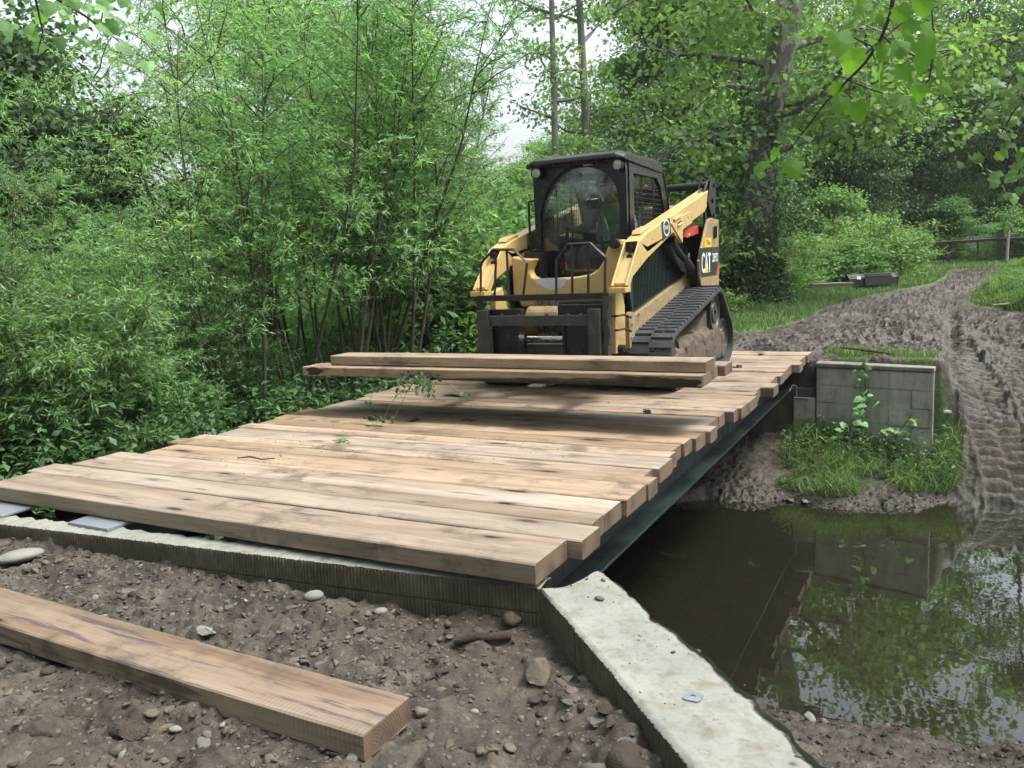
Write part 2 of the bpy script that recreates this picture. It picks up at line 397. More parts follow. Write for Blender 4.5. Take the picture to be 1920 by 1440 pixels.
def leaf_mat(name, cols, trans=.50, rough=.5, gl=.03):
    t = NT(name)
    g = t.n('NewGeometry'); oi = t.n('ObjectInfo')
    n = len(cols); c = t.ramp(g.outputs['Random Per Island'], [(i / (n - 1), k) for i, k in enumerate(cols)])
    hs = t.n('HueSaturation', Hue=t.math('ADD', .480, t.math('MULTIPLY', oi.outputs['Random'], .035)), Saturation=.96,
             Value=t.math('ADD', .80, t.math('MULTIPLY', t.math('FRACT', t.math('MULTIPLY', oi.outputs['Random'], 7.3)), .50)), Color=c).outputs[0]
    big = t.noise(t.coord(), 1.1, 3, .6)
    hs = t.mix(t.ramp(big, [(.35, .0), (.65, .35)]), hs, t.mix(1., hs, (1.2, 1.1, .8), 'MULTIPLY'))
    d = t.n('BsdfDiffuse', Color=hs); tl = t.n('BsdfTranslucent', Color=t.mix(1., hs, (1.12, 1.25, .62), 'MULTIPLY'))
    m = t.n('MixShader', Fac=trans); t.set(m.inputs[1], d); t.set(m.inputs[2], tl)
    g2 = t.n('BsdfGlossy', Color=(.8, .9, .85), Roughness=rough)
    m2 = t.n('MixShader', Fac=gl); t.set(m2.inputs[1], m); t.set(m2.inputs[2], g2)
    return t.surf(m2)
M_lf_willow = leaf_mat('willow_leaves', [(0.125, 0.236, 0.102), (0.175, 0.329, 0.145), (0.218, 0.412, 0.172), (0.246, 0.464, 0.204)])
M_lf_broad = leaf_mat('broadleaf_foliage', [(0.099, 0.187, 0.082), (0.139, 0.262, 0.102), (0.177, 0.334, 0.121), (0.214, 0.404, 0.149)])
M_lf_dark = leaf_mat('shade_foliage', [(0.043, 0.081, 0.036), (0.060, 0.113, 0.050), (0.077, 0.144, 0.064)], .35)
M_lf_light = leaf_mat('fresh_green_foliage', [(0.106, 0.201, 0.068), (0.138, 0.261, 0.089), (0.171, 0.322, 0.109)])
M_lf_syc = leaf_mat('sycamore_foliage', [(0.111, 0.209, 0.078), (0.149, 0.282, 0.096), (0.193, 0.364, 0.124)], .55)
M_lf_near = leaf_mat('near_sycamore_leaf', [(0.074, 0.190, 0.028), (0.114, 0.257, 0.036), (0.087, 0.209, 0.030)], .70, .5, .012)
M_grass = leaf_mat('grass_blades', [(0.070, 0.130, 0.042), (0.105, 0.190, 0.060), (0.140, 0.240, 0.078), (0.165, 0.265, 0.085), (0.25, 0.27, 0.12)], .35)
M_grass_far = leaf_mat('bright_grass', [(0.101, 0.190, 0.065), (0.137, 0.259, 0.088), (0.160, 0.299, 0.102)], .35)
M_under = leaf_mat('undergrowth_leaves', [(0.066, 0.124, 0.055), (0.098, 0.184, 0.072), (0.130, 0.246, 0.095)], .35)

def bark(name, c0, c1, patch=None, sc=1):
    t = NT(name); co = t.coord(); v = t.mapping(co, (6 * sc, 6 * sc, 1.2 * sc))
    n = t.noise(v, 3, 7, .7); c = t.ramp(n, [(.3, c0), (.7, c1)])
    if patch: c = t.mix(t.ramp(t.noise(t.mapping(co, (1, 1, .5)), 5, 5, .7), [(.5, 0), (.56, .9)]), c, patch)
    b = t.bsdf(Base_Color=c, Roughness=.9); t.set(b.inputs['Normal'], t.bump(n, .9, .02)); return t.mat
M_bark = bark('grey_brown_bark', (.045, .038, .032), (.13, .115, .10))
M_bark_w = bark('willow_bark', (.035, .030, .022), (.105, .09, .065), None, 2)
M_bark_syc = bark('sycamore_bark', (.085, .075, .068), (.19, .17, .155), (.32, .31, .29))
M_bark_l = bark('pale_grey_bark', (.10, .092, .08), (.21, .195, .175))
M_twig = bark('dark_twig', (.02, .014, .010), (.06, .04, .03), None, 3)
M_straw = simple('dry_stem', (.36, .30, .20), .8)
# ------------------------------------------------------------------ terrain
WL = -1.40                                             # water level
def shore_far(x): return 8.75 + (x + .79) * .27 + .10 * np.sin(x * 3.1 + 1) + .06 * np.sin(x * 7.7)
def terr(x, y, detail=True):
    x = np.asarray(x, float); y = np.asarray(y, float)
    # near bank, land side
    near = -.300 + .09 * sst(-1.8, -4.8, x) * sst(1.9, 2.5, y)
    near = near + .035 * sst(1.2, .2, y)
    # pile of dirt against the wing wall toe
    sw = x + y
    near = near + (.075 + .07 * fbm(x * 4, y * 4, 33, 4)) * np.exp(-((sw - 1.40) / .22) ** 2) * sst(2.75, 2.2, y)
    # creek-side ground right of the near wing wall
    cz = np.interp(y, [1.2, 2.6, 3.4, 4.0, 4.7, 5.2, 6.2], [-.35, -.75, -1.0, -1.17, -1.40, -1.56, -1.72])
    cz = cz + .10 * fbm(x * 1.4 + 3, y * 1.4, 5, 3)
    s = x + y
    right = sst(1.50, 1.80, s)
    z = lerp(near, cz, right)
    # behind the near abutment: drop to the creek bed
    bed = -1.66 + .06 * fbm(x * 1.3, y * 1.3, 9, 3)
    drop = sst(3.00, 3.12, y) * sst(-1.3, -1.5, x)
    z = lerp(z, bed, drop)
    # middle of the creek
    z = np.where(y > 5.6, np.minimum(z, bed), z)
    # far bank
    sf = shore_far(x)
    fz = np.interp(y - sf, [-1.2, 0, .10, .45, 1.0, 1.6, 2.6], [-1.66, -1.41, -1.33, -1.22, -1.06, -.88, -.74])
    fz = fz + sst(-.05, .25, y - sf) * .05 * fbm(x * 2.2, y * 2.2, 21, 3)
    ramp = np.interp(y, [8.2, 9.15, 9.5, 10.0, 10.6, 11.2, 12.2, 13.4, 16], [-1.75, -1.42, -1.04, -.72, -.47, -.31, -.16, -.07, 0])
    ramp = ramp + .05 * sst(.8, 1.3, x)
    rb = sst(-.10, .22, x)
    fz = lerp(fz, ramp, rb)
    plateau = -.06 + .0 * x
    back = sst(9.98, 10.14, y) * sst(.05, -.05, x)       # retained fill behind the far wall
    back2 = sst(10.9, 12.5, y) * (1 - rb) 
    fz = lerp(fz, plateau, np.maximum(back, 0))
    # smooth side slope from plateau to ramp
    side = sst(9.95, 10.2, y) * sst(.40, -.14, x)
    fz = np.maximum(fz, lerp(fz, plateau, side))
    field = -.04 + .012 * np.clip(y - 12, 0, 60)
    fz = lerp(fz, np.maximum(fz, field), sst(12.5, 17, y))
    fz = np.where(y > 17, field, fz)
    z = np.where(y > 7.2, fz, z)
    # raised weedy bank on the right
    z = z + .55 * np.exp(-(((x - 3.6) / 1.9) ** 2 + ((y - 20) / 6.0) ** 2)) + .25 * np.exp(-(((x - 2.6) / 1.0) ** 2 + ((y - 13.5) / 2.4) ** 2))
    # low thicket floor on the left of the bridge
    low = -.80 + .16 * fbm(x * .35, y * .35, 31, 3) + .012 * np.clip(y - 14, 0, 60)
    lm = sst(-5.5, -6.3, x) * sst(2.2, 3.4, y) * lerp(1, sst(-6.5, -10, x), sst(10.5, 14, y))
    z = lerp(z, low, np.maximum(lm, sst(-8, -11, x) * .9))
    # distant hillside under the woods
    r = np.sqrt(x * x + y * y)
    z = z + .13 * np.clip(r - 52, 0, 200)
    # masks
    tx = np.interp(y, [9.0, 9.6, 11.2, 14, 17, 20, 24, 30, 36, 44], [.75, .62, .22, -.45, -.87, -.50, .35, .85, 1.4, 2.6])
    hw = np.interp(y, [9.0, 10, 11.4, 13, 15, 17, 20, 24, 27, 30, 36, 44], [.9, 1.0, 1.7, 2.3, 1.55, 1.2, 1.0, .68, .68, .9, .9, 1.0])
    path = 1 - sst(.75, 1.25, np.abs(x - tx) / hw)
    path = np.maximum(path, sst(9.6, 10.3, y) * sst(13.6, 12.4, y) * sst(-6.2, -5.6, x) * sst(2.2, 1.2, x))
    grass = np.where(y > 7.2, 1 - path, 0)
    grass = np.where(y > 7.2, np.maximum(grass, sst(30.5, 32.5, y)), grass)
    # grassy knob in front of and beside the far wall
    knob = sst(.0, .35, y - sf) * sst(10.2, 10.0, y) * sst(.34, .58, vnoise(x * 3.3, y * 3.3, 52) + .10) * sst(-1.75, -1.2, x) * sst(.28, .12, x)
    grass = np.where((y > 7.2) & (y < 10.25) & (x > -2.6) & (x < .35), knob * .75, grass)
    strip = sst(10.05, 10.15, y) * sst(10.75, 10.45, y) * sst(-1.35, -1.2, x) * sst(.0, -.15, x)
    strip = strip * sst(.30, .62, vnoise(x * 4.1, y * 4.1, 57))
    grass = np.maximum(grass, strip)
    tuft = np.exp(-(((x - 1.15) / .34) ** 2 + ((y - 11.3) / .6) ** 2))
    grass = np.maximum(grass, sst(.3, .6, tuft))
    grass = np.where(lm > .5, 1, grass)
    grass = np.where((y < 7.2) & (lm < .5), 0, grass)
    wet = sst(WL + .30, WL + .02, z)
    wet = np.maximum(wet, (.35 + .6 * sst(.35, .75, fbm(x * .9, y * .9, 77, 3) + .5)) * (y > 10) * (1 - grass))
    wet = np.maximum(wet, .55 * right * (y < 7))
    if detail:
        soil = 1 - grass
        nb = (y < 3.3) * (1 - right)
        amp = lerp(.024, .036, nb)
        rough = fbm(x * 5.5, y * 5.5, 3, 5, .6)
        ridg = 1 - np.abs(fbm(x * 11, y * 11, 13, 4, .6)) * 3
        cl = vnoise(x * 26, y * 26, 44); cl2 = vnoise(x * 55, y * 55, 45)
        hmod = .35 + .9 * sst(.35, .7, vnoise(x * 1.6, y * 1.6, 99))
        z = z + soil * hmod * (amp * rough + .012 * ridg + .024 * np.clip(cl - .5, 0, 1) * 2 + .012 * (cl2 - .5) + .02 * np.clip(vnoise(x * 13 + 4, y * 13, 46) - .6, 0, 1) * 2)
        lump = 1 - np.abs(fbm(x * 4.2 + 7, y * 4.2, 81, 4, .55)) * 2.6
        z = z + nb * soil * .034 * (np.clip(lump, 0, 1) - .55) * (.4 + vnoise(x * 1.1, y * 1.1, 83))
        crk = np.abs(vnoise(x * 17, y * 17, 84) - vnoise(x * 17 + 40, y * 17, 85))
        z = z + (nb * .014 + (y < 7.2) * right * .014) * (np.clip(crk * 3.2, 0, 1) - .5)
        # churned mud on the far side
        ch = (y > 9.8) * soil * path
        z = z + ch * (.075 * fbm(x * 2.2, y * 2.2, 61, 5, .68) + .07 * np.clip(fbm(x * 6, y * 6, 63, 4, .7), 0, 1) + .05 * np.clip(1 - np.abs(fbm(x * 1.6 + y * .4, y * 3.4, 64, 3)) * 5, 0, 1) - .03)
        # rut furrows
        for off in (-.55, .75):
            z = z - .05 * np.exp(-((x - tx - off) / .22) ** 2) * sst(11.5, 13, y) * sst(45, 30, y)
        # fresh track imprints on the ramp
        for k_, (dx_, dy_, s_) in enumerate(((.56, .03, .8), (0, 0, 1))):
            cx = np.interp(y, [8.8, 9.3, 9.8, 10.4, 11.2, 12.4], [.72, .62, .50, .36, .22, .05])
            u = (x - cx - dx_) / .235
            m = (1 - sst(.85, 1.05, np.abs(u))) * sst(8.9, 9.15, y) * sst(12.6, 11.8, y)
            ph = (y + dy_ + .052 * (u > 0) + .03 * fbm(x * 3, y * 3, 6, 2)) / .105
            tri = np.abs((ph % 1) - .5) * 2
            bar = sst(.35, .62, tri + .30 * fbm(x * 12, y * 12, 5, 3))
            gap = np.exp(-(u / .10) ** 2)
            imprint = -.050 + .052 * bar * (1 - gap) + .034 * gap + .012 * fbm(x * 15, y * 15, 91, 3)
            z = lerp(z, (z * .3 + .7 * (ramp + .05 * fbm(x * 1.2, y * 1.2, 8, 2))) + imprint, m * .92 * s_)
            edge = np.exp(-((np.abs(u) - 1.15) / .13) ** 2) * sst(8.9, 9.15, y) * sst(12.6, 11.8, y)
            z = z + edge * (.012 + .06 * fbm(x * 9, y * 9, 71, 3))
        z = z + (y > 20) * grass * .04 * fbm(x * .8, y * .8, 15, 3)
    return z, grass, wet

def axis(segs):
    out = []
    for a, b, st in segs:
        n = max(1, int(round((b - a) / st))); out += list(np.linspace(a, b, n, endpoint=False))
    out.append(segs[-1][1]); return np.array(out)
AX = axis([(-260, -120, 20), (-120, -40, 8), (-40, -12, 1.2), (-12, -6, .25), (-6, -4.6, .06), (-4.6, -1.6, .0135), (-1.6, 1.6, .0125), (1.6, 3, .05), (3, 8, .25), (8, 30, 1.5), (30, 120, 8), (120, 260, 20)])
AY = axis([(-30, 0, 3), (0, 1.0, .1), (1.0, 1.5, .03), (1.5, 3.15, .0125), (3.15, 5.2, .03), (5.2, 8.3, .12), (8.3, 12.8, .0165), (12.8, 16, .04), (16, 26, .10), (26, 46, .35), (46, 80, 2), (80, 260, 12)])
gx, gy = np.meshgrid(AX, AY)
gz, gg, gw = terr(gx.ravel(), gy.ravel())
nx, ny = len(AX), len(AY)
V = np.stack([gx.ravel(), gy.ravel(), gz], 1)
ii, jj = np.meshgrid(np.arange(nx - 1), np.arange(ny - 1)); q = (jj * nx + ii).ravel()
F = np.stack([q, q + 1, q + nx + 1, q + nx], 1)
me = raw_mesh('ground', V, F, M_dirt, smooth=True)
for nm, arr in (('grassmask', gg), ('wet', gw)):
    a = me.attributes.new(nm, 'FLOAT', 'POINT'); a.data.foreach_set('value', arr.astype(np.float32))
tag(link('ground', me), kind='structure')
def tz(x, y, d=False):
    return float(terr(np.array([x]), np.array([y]), d)[0][0])
def on_ground(u, v, y0=.8, y1=90):
    d = ray(u, v); d = d / np.linalg.norm(d)
    t = np.concatenate([np.linspace(.8, 14, 1200), np.linspace(14, 120, 1500)])
    P = CAM[None] + d[None] * t[:, None]
    z = terr(P[:, 0], P[:, 1], False)[0]
    k = np.argmax(P[:, 2] < z)
    return float(P[k, 0]), float(P[k, 1]), float(z[k])

# water sheet
m = MB(); m.box(-16, 9, 3.06, 9.96, WL - .002, WL)
mm = MB(); mm.add([(-16, 3.06, WL), (9, 3.06, WL), (9, 9.97, WL), (-16, 9.97, WL)], [(0, 1, 2, 3)])
tag(mm.build('creek_water', M_water), kind='structure')

# ------------------------------------------------------------------ deck planks (right ends measured, pitch nearly constant)
ys = [2.893, 3.221, 3.446, 3.607, 3.858, 4.177, 4.346, 4.516, 4.777, 4.941, 5.146, 5.334, 5.587, 5.773, 6.117, 6.309, 6.473, 6.763, 7.096, 7.31, 7.50, 7.76, 8.0, 8.22, 8.45, 8.708, 9.002, 9.25, 9.50, 9.78, 10.11]
xr = [-1.474, -1.40, -1.446, -1.45, -1.426, -1.415, -1.497, -1.46, -1.482, -1.512, -1.491, -1.464, -1.432, -1.503, -1.502, -1.434, -1.413, -1.411, -1.447, -1.466, -1.353, -1.43, -1.446, -1.417, -1.42, -1.434, -1.359, -1.405, -1.406, -1.385]
xl = [-5.34, -5.42, -5.29, -5.30, -5.09, -5.21, -5.18, -5.05, -5.10, -5.02, -5.06, -5.05, -4.97, -5.02, -4.95, -5.0, -4.96, -5.02, -4.97, -5.0, -4.95, -4.99, -4.96, -5.01, -4.97, -5.0, -4.96, -5.0, -4.97, -4.98]
TH = .092
def plank_mesh(name, x0, x1, y0, y1, z0, z1, seed, mats, nseg=26, wob=.004, loc=None, parent=None, chip=0):
    rr = random.Random(seed)
    cx, cy = (x0 + x1) / 2, (y0 + y1) / 2
    m = MB(); b = .006
    hy = (y1 - y0) / 2; hz = (z1 - z0) / 2; cz = (z0 + z1) / 2
    prof = [(-hy + b, hz), (hy - b, hz), (hy, hz - b), (hy, -hz + b), (hy - b, -hz), (-hy + b, -hz), (-hy, -hz + b), (-hy, hz - b)]
    n = len(prof); ph = rr.random() * 9
    tw = rr.uniform(-.006, .006)
    for i in range(nseg + 1):
        t = i / nseg; x = x0 + (x1 - x0) * t
        dy = wob * math.sin(t * 5 + ph) + rr.uniform(-.0008, .0008); dz = wob * .5 * math.sin(t * 4 + ph * 2) + tw * (t - .5)
        for k, (py, pz) in enumerate(prof):
            ex = 0
            if i in (0, nseg): ex = rr.uniform(-.003, .003)
            jy = rr.uniform(-.0012, .0012); jz = rr.uniform(-.0010, .0010)
            if chip and pz < 0 and py < 0 and .55 < t: jz += chip * max(0, math.sin((t - .55) * 9)) * .02
            m.v.append((x + ex, cy + py + dy + jy, cz + pz + dz + jz))
    for i in range(nseg):
        for k in range(n):
            a = i * n + k; bb = i * n + (k + 1) % n
            m.f.append((a, bb, bb + n, a + n)); m.m.append(0)
    m.f.append(tuple(range(n))); m.m.append(1); m.f.append(tuple(nseg * n + k for k in range(n))); m.m.append(1)
    return m.build(name, mats, parent, loc or (cx, cy, z1), smooth=False)
look = ['pale tan', 'greyish tan', 'knotty tan', 'rough-sawn tan', 'light pinkish']
for i in range(30):
    g = .008 if i not in (1, 3, 9, 14, 17, 20) else .013
    dz = random.uniform(-.004, .003) - (.006 if i in (6, 13) else 0)
    mats = [M_wood_saw if i == 2 else (M_wood_grey if i in (1, 13, 15, 19, 23) else M_wood), M_wood_end]
    o = plank_mesh('deck_plank', xl[i], xr[i], ys[i] + .001, ys[i + 1] - g, -TH + dz + random.uniform(-.002, .002), dz, 100 + i, mats)
    lab = {0: 'front deck plank of the bridge, nearest the camera, its knotty front face showing',
           2: 'saw-marked deck plank, third back from the front edge of the bridge',
           29: 'farthest deck plank, last one before the churned mud road'}.get(i)
    if lab is None:
        lab = ('deck plank, %s back from the front edge of the bridge' % ORD[i + 1]) if i < 15 else ('deck plank, %s from the far end of the bridge' % ORD[30 - i])
        if i in (26, 20): lab += ', its right end sticking out'
    tag(o, lab, 'plank', 'rough-sawn planks laid across the bridge deck')
for i, x in enumerate((-1.70, -2.55, -3.4, -4.25, -4.85)):
    root = thing('steel_beam', (x, 6.5, -.40), ['dark green steel beam under the right plank ends of the bridge', 'steel beam under the deck, second in from the right side over the water',
                 'middle steel beam hidden under the bridge deck', 'steel beam under the deck, second in from the left side', 'steel beam under the left plank ends of the bridge'][i], 'beam', 'steel beams carrying the bridge deck')
    m = MB(); m.box(x - .14, x + .14, 3.02, 10.12, -.40, -.382); m.build('bottom_flange', M_steel_green, root, bevel=.002)
    m = MB(); m.box(x - .14, x + .14, 3.02, 10.12, -TH - .022, -TH - .006); m.build('top_flange', M_steel_green, root)
    m = MB(); m.box(x - .007, x + .007, 3.02, 10.12, -.382, -TH - .022); m.build('web', M_steel_green, root)
    if i == 0:
        m = MB()
        m.tube([(x + .15, 9.55, -.386), (x + .15, 9.60, -.37), (x + .13, 9.9, -.365), (x + .17, 9.93, -.38), (x + .17, 9.94, -.52), (x + .30, 9.93, -.53)], .008, 6)
        m.build('drain_pipe', M_galv, root)

# ------------------------------------------------------------------ near abutment (ribbed block, pale top)
def ribbed(mb, p0, p1, zt, zb, out, pitch=.0185, depth=.006, mi=0, seed=0, joints=()):
    """corrugated face from p0 to p1, bulging toward 'out'"""
    p0 = Vector(p0); p1 = Vector(p1); d = (p1 - p0); L = d.length; d.normalize(); o = Vector(out).normalized()
    n = int(L / pitch * 4); rr = random.Random(seed)
    rows = [zb]
    for j in joints: rows += [j - .006, j - .004, j + .004, j + .006]
    rows.append(zt); rows = sorted(rows)
    # refine vertically
    rz = []
    for a, b in zip(rows[:-1], rows[1:]):
        k = max(1, int((b - a) / .03)); rz += [a + (b - a) * t / k for t in range(k)]
    rz.append(zt)
    base = len(mb.v)
    brk = [[rr.random() for _ in rz] for _ in range(n // 4 + 2)]
    for i in range(n + 1):
        for r, z in enumerate(rz):
            ph = i % 4; amp = depth * (1 if ph in (1, 2) else -.3)
            k = brk[i // 4][r]
            if ph in (1, 2): amp *= (.45 + .8 * k)
            if any(abs(z - j) < .0045 for j in joints): amp = -depth * 1.6
            p = p0 + d * (L * i / n) + o * amp
            mb.v.append((p.x, p.y, z + (rr.uniform(-.004, .004) if r == len(rz) - 1 else 0)))
    R = len(rz)
    for i in range(n):
        for r in range(R - 1):
            a = base + i * R + r
            mb.f.append((a, a + R, a + R + 1, a + 1)); mb.m.append(mi)

root = thing('near_abutment', (-3.3, 2.85, -.12), 'low ribbed block abutment wall with pale crumbly top under the front plank', 'wall')
A0 = (-5.9, 2.555); A1 = (-1.475, 2.935)
dv = Vector((A1[0] - A0[0], A1[1] - A0[1], 0)).normalized(); nv = Vector((dv.y, -dv.x, 0))
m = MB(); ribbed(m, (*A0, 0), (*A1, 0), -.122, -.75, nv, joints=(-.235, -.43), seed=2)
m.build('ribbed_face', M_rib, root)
m = MB()
N_ = 150
for i in range(N_ + 1):
    t = i / N_; p = Vector((A0[0], A0[1], 0)).lerp(Vector((A1[0], A1[1], 0)), t)
    w = .135 + .012 * math.sin(i * 1.3) + random.uniform(-.008, .008)
    f0 = p - nv * .003; 
    m.v += [(f0.x, f0.y, -.75), (f0.x + nv.x * random.uniform(0, .006), f0.y + nv.y * random.uniform(0, .006), -.122 + random.uniform(-.003, .002)),
            (f0.x - nv.x * w * .5, f0.y - nv.y * w * .5, -.118 + random.uniform(-.004, .004)),
            (f0.x - nv.x * w, f0.y - nv.y * w, -.122 + random.uniform(-.006, .003)), (f0.x - nv.x * (w + .01), f0.y - nv.y * (w + .01), -.20), (f0.x - nv.x * (w + .02), f0.y - nv.y * (w + .02), -.75)]
for i in range(N_):
    for k in range(1, 5):
        a = i * 6 + k; m.f.append((a, a + 6, a + 7, a + 1)); m.m.append(0)
m.build('pale_top', M_conc, root)
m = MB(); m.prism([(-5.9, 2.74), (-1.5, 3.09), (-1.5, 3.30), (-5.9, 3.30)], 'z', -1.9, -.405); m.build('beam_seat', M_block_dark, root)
for i, (xa, xb, ya, yb, zz) in enumerate(((-5.40, -4.90, 2.72, 3.02, -.108), (-4.36, -4.02, 2.775, 3.02, -.105))):
    m = MB(); m.box(xa, xb, ya, yb, -.120, zz + .004)
    o = m.build('steel_plate', M_galv, None, ((xa + xb) / 2, (ya + yb) / 2, -.12), bevel=.003)
    tag(o, ['pale steel plate on the abutment under the left end of the front plank', 'pale steel plate on the abutment under the front plank, second from the left'][i], 'plate', 'steel plates between the planks and the abutment')

# near wing wall: outline in plan, pale top, ribbed inner face
inn = [(-1.475, 2.935), (-1.20, 2.66), (-.93, 2.385), (-.58, 2.02), (-.20, 1.63), (.25, 1.17), (.7, .7)]
outr = [(-1.37, 2.985), (-1.355, 3.10), (-1.335, 3.25), (-1.09, 3.02), (-.99, 2.90), (-.97, 2.86), (-.84, 2.765), (-.68, 2.61), (-.50, 2.425), (-.25, 2.145), (.12, 1.74), (.57, 1.27), (1.02, .82)]
root = thing('near_wing_wall', (-.9, 2.5, -.12), 'pale concrete wing wall slanting from the bridge corner to the bottom of the picture', 'wall')
m = MB()
def resample(pl, n):
    P = np.array(pl); s = np.concatenate([[0], np.cumsum(np.linalg.norm(np.diff(P, axis=0), axis=1))]); t = np.linspace(0, s[-1], n)
    return np.stack([np.interp(t, s, P[:, 0]), np.interp(t, s, P[:, 1])], 1)
NW, NC = 200, 26
I_ = resample(inn, NW); O_ = resample(outr, NW)
O_ = O_ + .012 * fbm(O_[:, 0] * 16, O_[:, 1] * 16, 5, 4)[:, None]
vs = []
for i in range(NW):
    for c in range(NC + 1):
        t = c / NC; p = I_[i] * (1 - t) + O_[i] * t
        z = -.122 + .004 * float(fbm(p[0] * 9, p[1] * 9, 4, 4)) - .05 * i / NW
        e = min(t, 1 - t) * NC
        if e < 1: z -= .008 + .008 * random.random()
        vs.append((p[0], p[1], z))
fs = [(i * (NC + 1) + c, (i + 1) * (NC + 1) + c, (i + 1) * (NC + 1) + c + 1, i * (NC + 1) + c + 1) for i in range(NW - 1) for c in range(NC)]
m.add(vs, fs)
m.build('top', M_conc, root, smooth=True, angle=60)
m = MB()
for k in range(len(inn) - 1):
    a, b = inn[k], inn[k + 1]; d = Vector((b[0] - a[0], b[1] - a[1], 0)).normalized()
    zt = -.132 - .05 * k / 6
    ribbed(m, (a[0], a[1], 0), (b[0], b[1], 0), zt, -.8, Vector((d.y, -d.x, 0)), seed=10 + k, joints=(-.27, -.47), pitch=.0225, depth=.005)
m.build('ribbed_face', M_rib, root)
m = MB()
n0 = len(O_)
vs = [(p[0], p[1], z) for p in O_ for z in (-.135, -2.0)]
m.add(vs, [(2 * i, 2 * i + 1, 2 * i + 3, 2 * i + 2) for i in range(n0 - 1)])
m.add([(-1.475, 2.935, -.13), (-1.36, 3.0, -.13), (-1.36, 3.0, -2), (-1.475, 2.935, -2)], [(0, 1, 2, 3)])
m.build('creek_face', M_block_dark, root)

# ------------------------------------------------------------------ far abutment and wing wall of mossy blocks
def block_wall(root, x0, x1, y, zt, zb, mat, seed, ny=-1, y2=None, bh=.20, bw=.40, name='block_face'):
    """running-bond face along x at y (to y2 at x1), blocks slightly uneven with recessed joints; one mesh"""
    m = MB(); rr = random.Random(seed); y2 = y if y2 is None else y2
    yy = lambda x: y + (y2 - y) * (x - x0) / (x1 - x0)
    z = zt; row = 0
    while z > zb:
        z2 = max(zb, z - bh); x = x0 - (bw * .5 if row % 2 else bw * .07)
        while x < x1:
            a = max(x, x0); b = min(x + bw, x1)
            if b - a > .02:
                j = .0045; pr = rr.uniform(-.006, .006)
                for (q0, q1, q2, q3) in [(a + j, b - j, z2 + j, z - j)]:
                    f = -ny * 0
                    m.add([(q0, yy(q0) + ny * pr, q2), (q1, yy(q1) + ny * pr, q2), (q1, yy(q1) + ny * pr, q3), (q0, yy(q0) + ny * pr, q3),
                           (q0, yy(q0) - ny * .02, q2), (q1, yy(q1) - ny * .02, q2), (q1, yy(q1) - ny * .02, q3), (q0, yy(q0) - ny * .02, q3)],
                          [(0, 1, 2, 3), (0, 4, 5, 1), (1, 5, 6, 2), (2, 6, 7, 3), (3, 7, 4, 0)])
            x += bw
        z = z2; row += 1
    m.add([(x0, y - ny * .010, zt - .004), (x1, y2 - ny * .010, zt - .004), (x1, y2 - ny * .010, zb), (x0, y - ny * .010, zb)], [(0, 1, 2, 3)])
    return m.build(name, mat, root)
root = thing('far_wing_wall', (-.7, 9.8, -1.0), 'mossy grey block wall on the far bank right of the bridge', 'wall')
block_wall(root, -1.31, -.105, 9.93, -.155, -1.6, M_block, 3, y2=9.66)
m = MB(); m.prism([(-1.32, 9.915), (-.10, 9.645), (-.085, 9.80), (-1.32, 10.13)], 'z', -.152, -.10); m.build('coping', M_cope, root, bevel=.012)
m = MB(); m.prism([(-1.31, 9.955), (-.11, 9.685), (-.095, 9.80), (-1.31, 10.12)], 'z', -1.6, -.156); m.build('core', M_cope, root)
root = thing('far_abutment', (-3.3, 10.0, -1.0), 'dark block abutment under the far end of the bridge', 'wall')
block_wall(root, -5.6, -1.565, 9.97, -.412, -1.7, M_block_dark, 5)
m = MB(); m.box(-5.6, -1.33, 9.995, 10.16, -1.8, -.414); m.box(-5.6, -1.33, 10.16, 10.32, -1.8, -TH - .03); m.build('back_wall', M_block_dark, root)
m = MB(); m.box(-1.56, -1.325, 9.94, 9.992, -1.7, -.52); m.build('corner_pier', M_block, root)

# ------------------------------------------------------------------ loose timber in the foreground
o = plank_mesh('loose_timber', -5.3, -1.575, -.125, .125, -.094, 0, 77, [M_wood_stain, M_wood_end], 30, .005, loc=(-1.575, 0, 0))
o.location = (-1.575, 1.985, -.195); o.rotation_euler = (R_(.0), R_(.15), R_(-1.2))
tag(o, 'thick rough-sawn timber lying on the dirt in the foreground', 'timber')

# ------------------------------------------------------------------ stones
def rock_v(seed, s=(1, 1, .6), sub=2, rough=.28, facets=True):
    rr = random.Random(seed); bm = bmesh.new(); bmesh.ops.create_icosphere(bm, subdivisions=sub, radius=1)
    pl = [(Vector((rr.gauss(0, 1), rr.gauss(0, 1), rr.gauss(0, 1))).normalized(), rr.uniform(.35, .75)) for _ in range(10)] if facets else []
    off = Vector((rr.random() * 50, 0, 0))
    for v in bm.verts:
        p = v.co.copy()
        for n_, d in pl:
            e = p.dot(n_) - d
            if e > 0: p -= n_ * e
        p *= 1 + rough * .35 * mnoise.noise(p * 2.2 + off)
        v.co = Vector((p.x * s[0], p.y * s[1], p.z * s[2]))
    bm.verts.ensure_lookup_table(); V = np.array([v.co[:] for v in bm.verts]); F = np.array([[v.index for v in f.verts] for f in bm.faces]); bm.free()
    return V, F
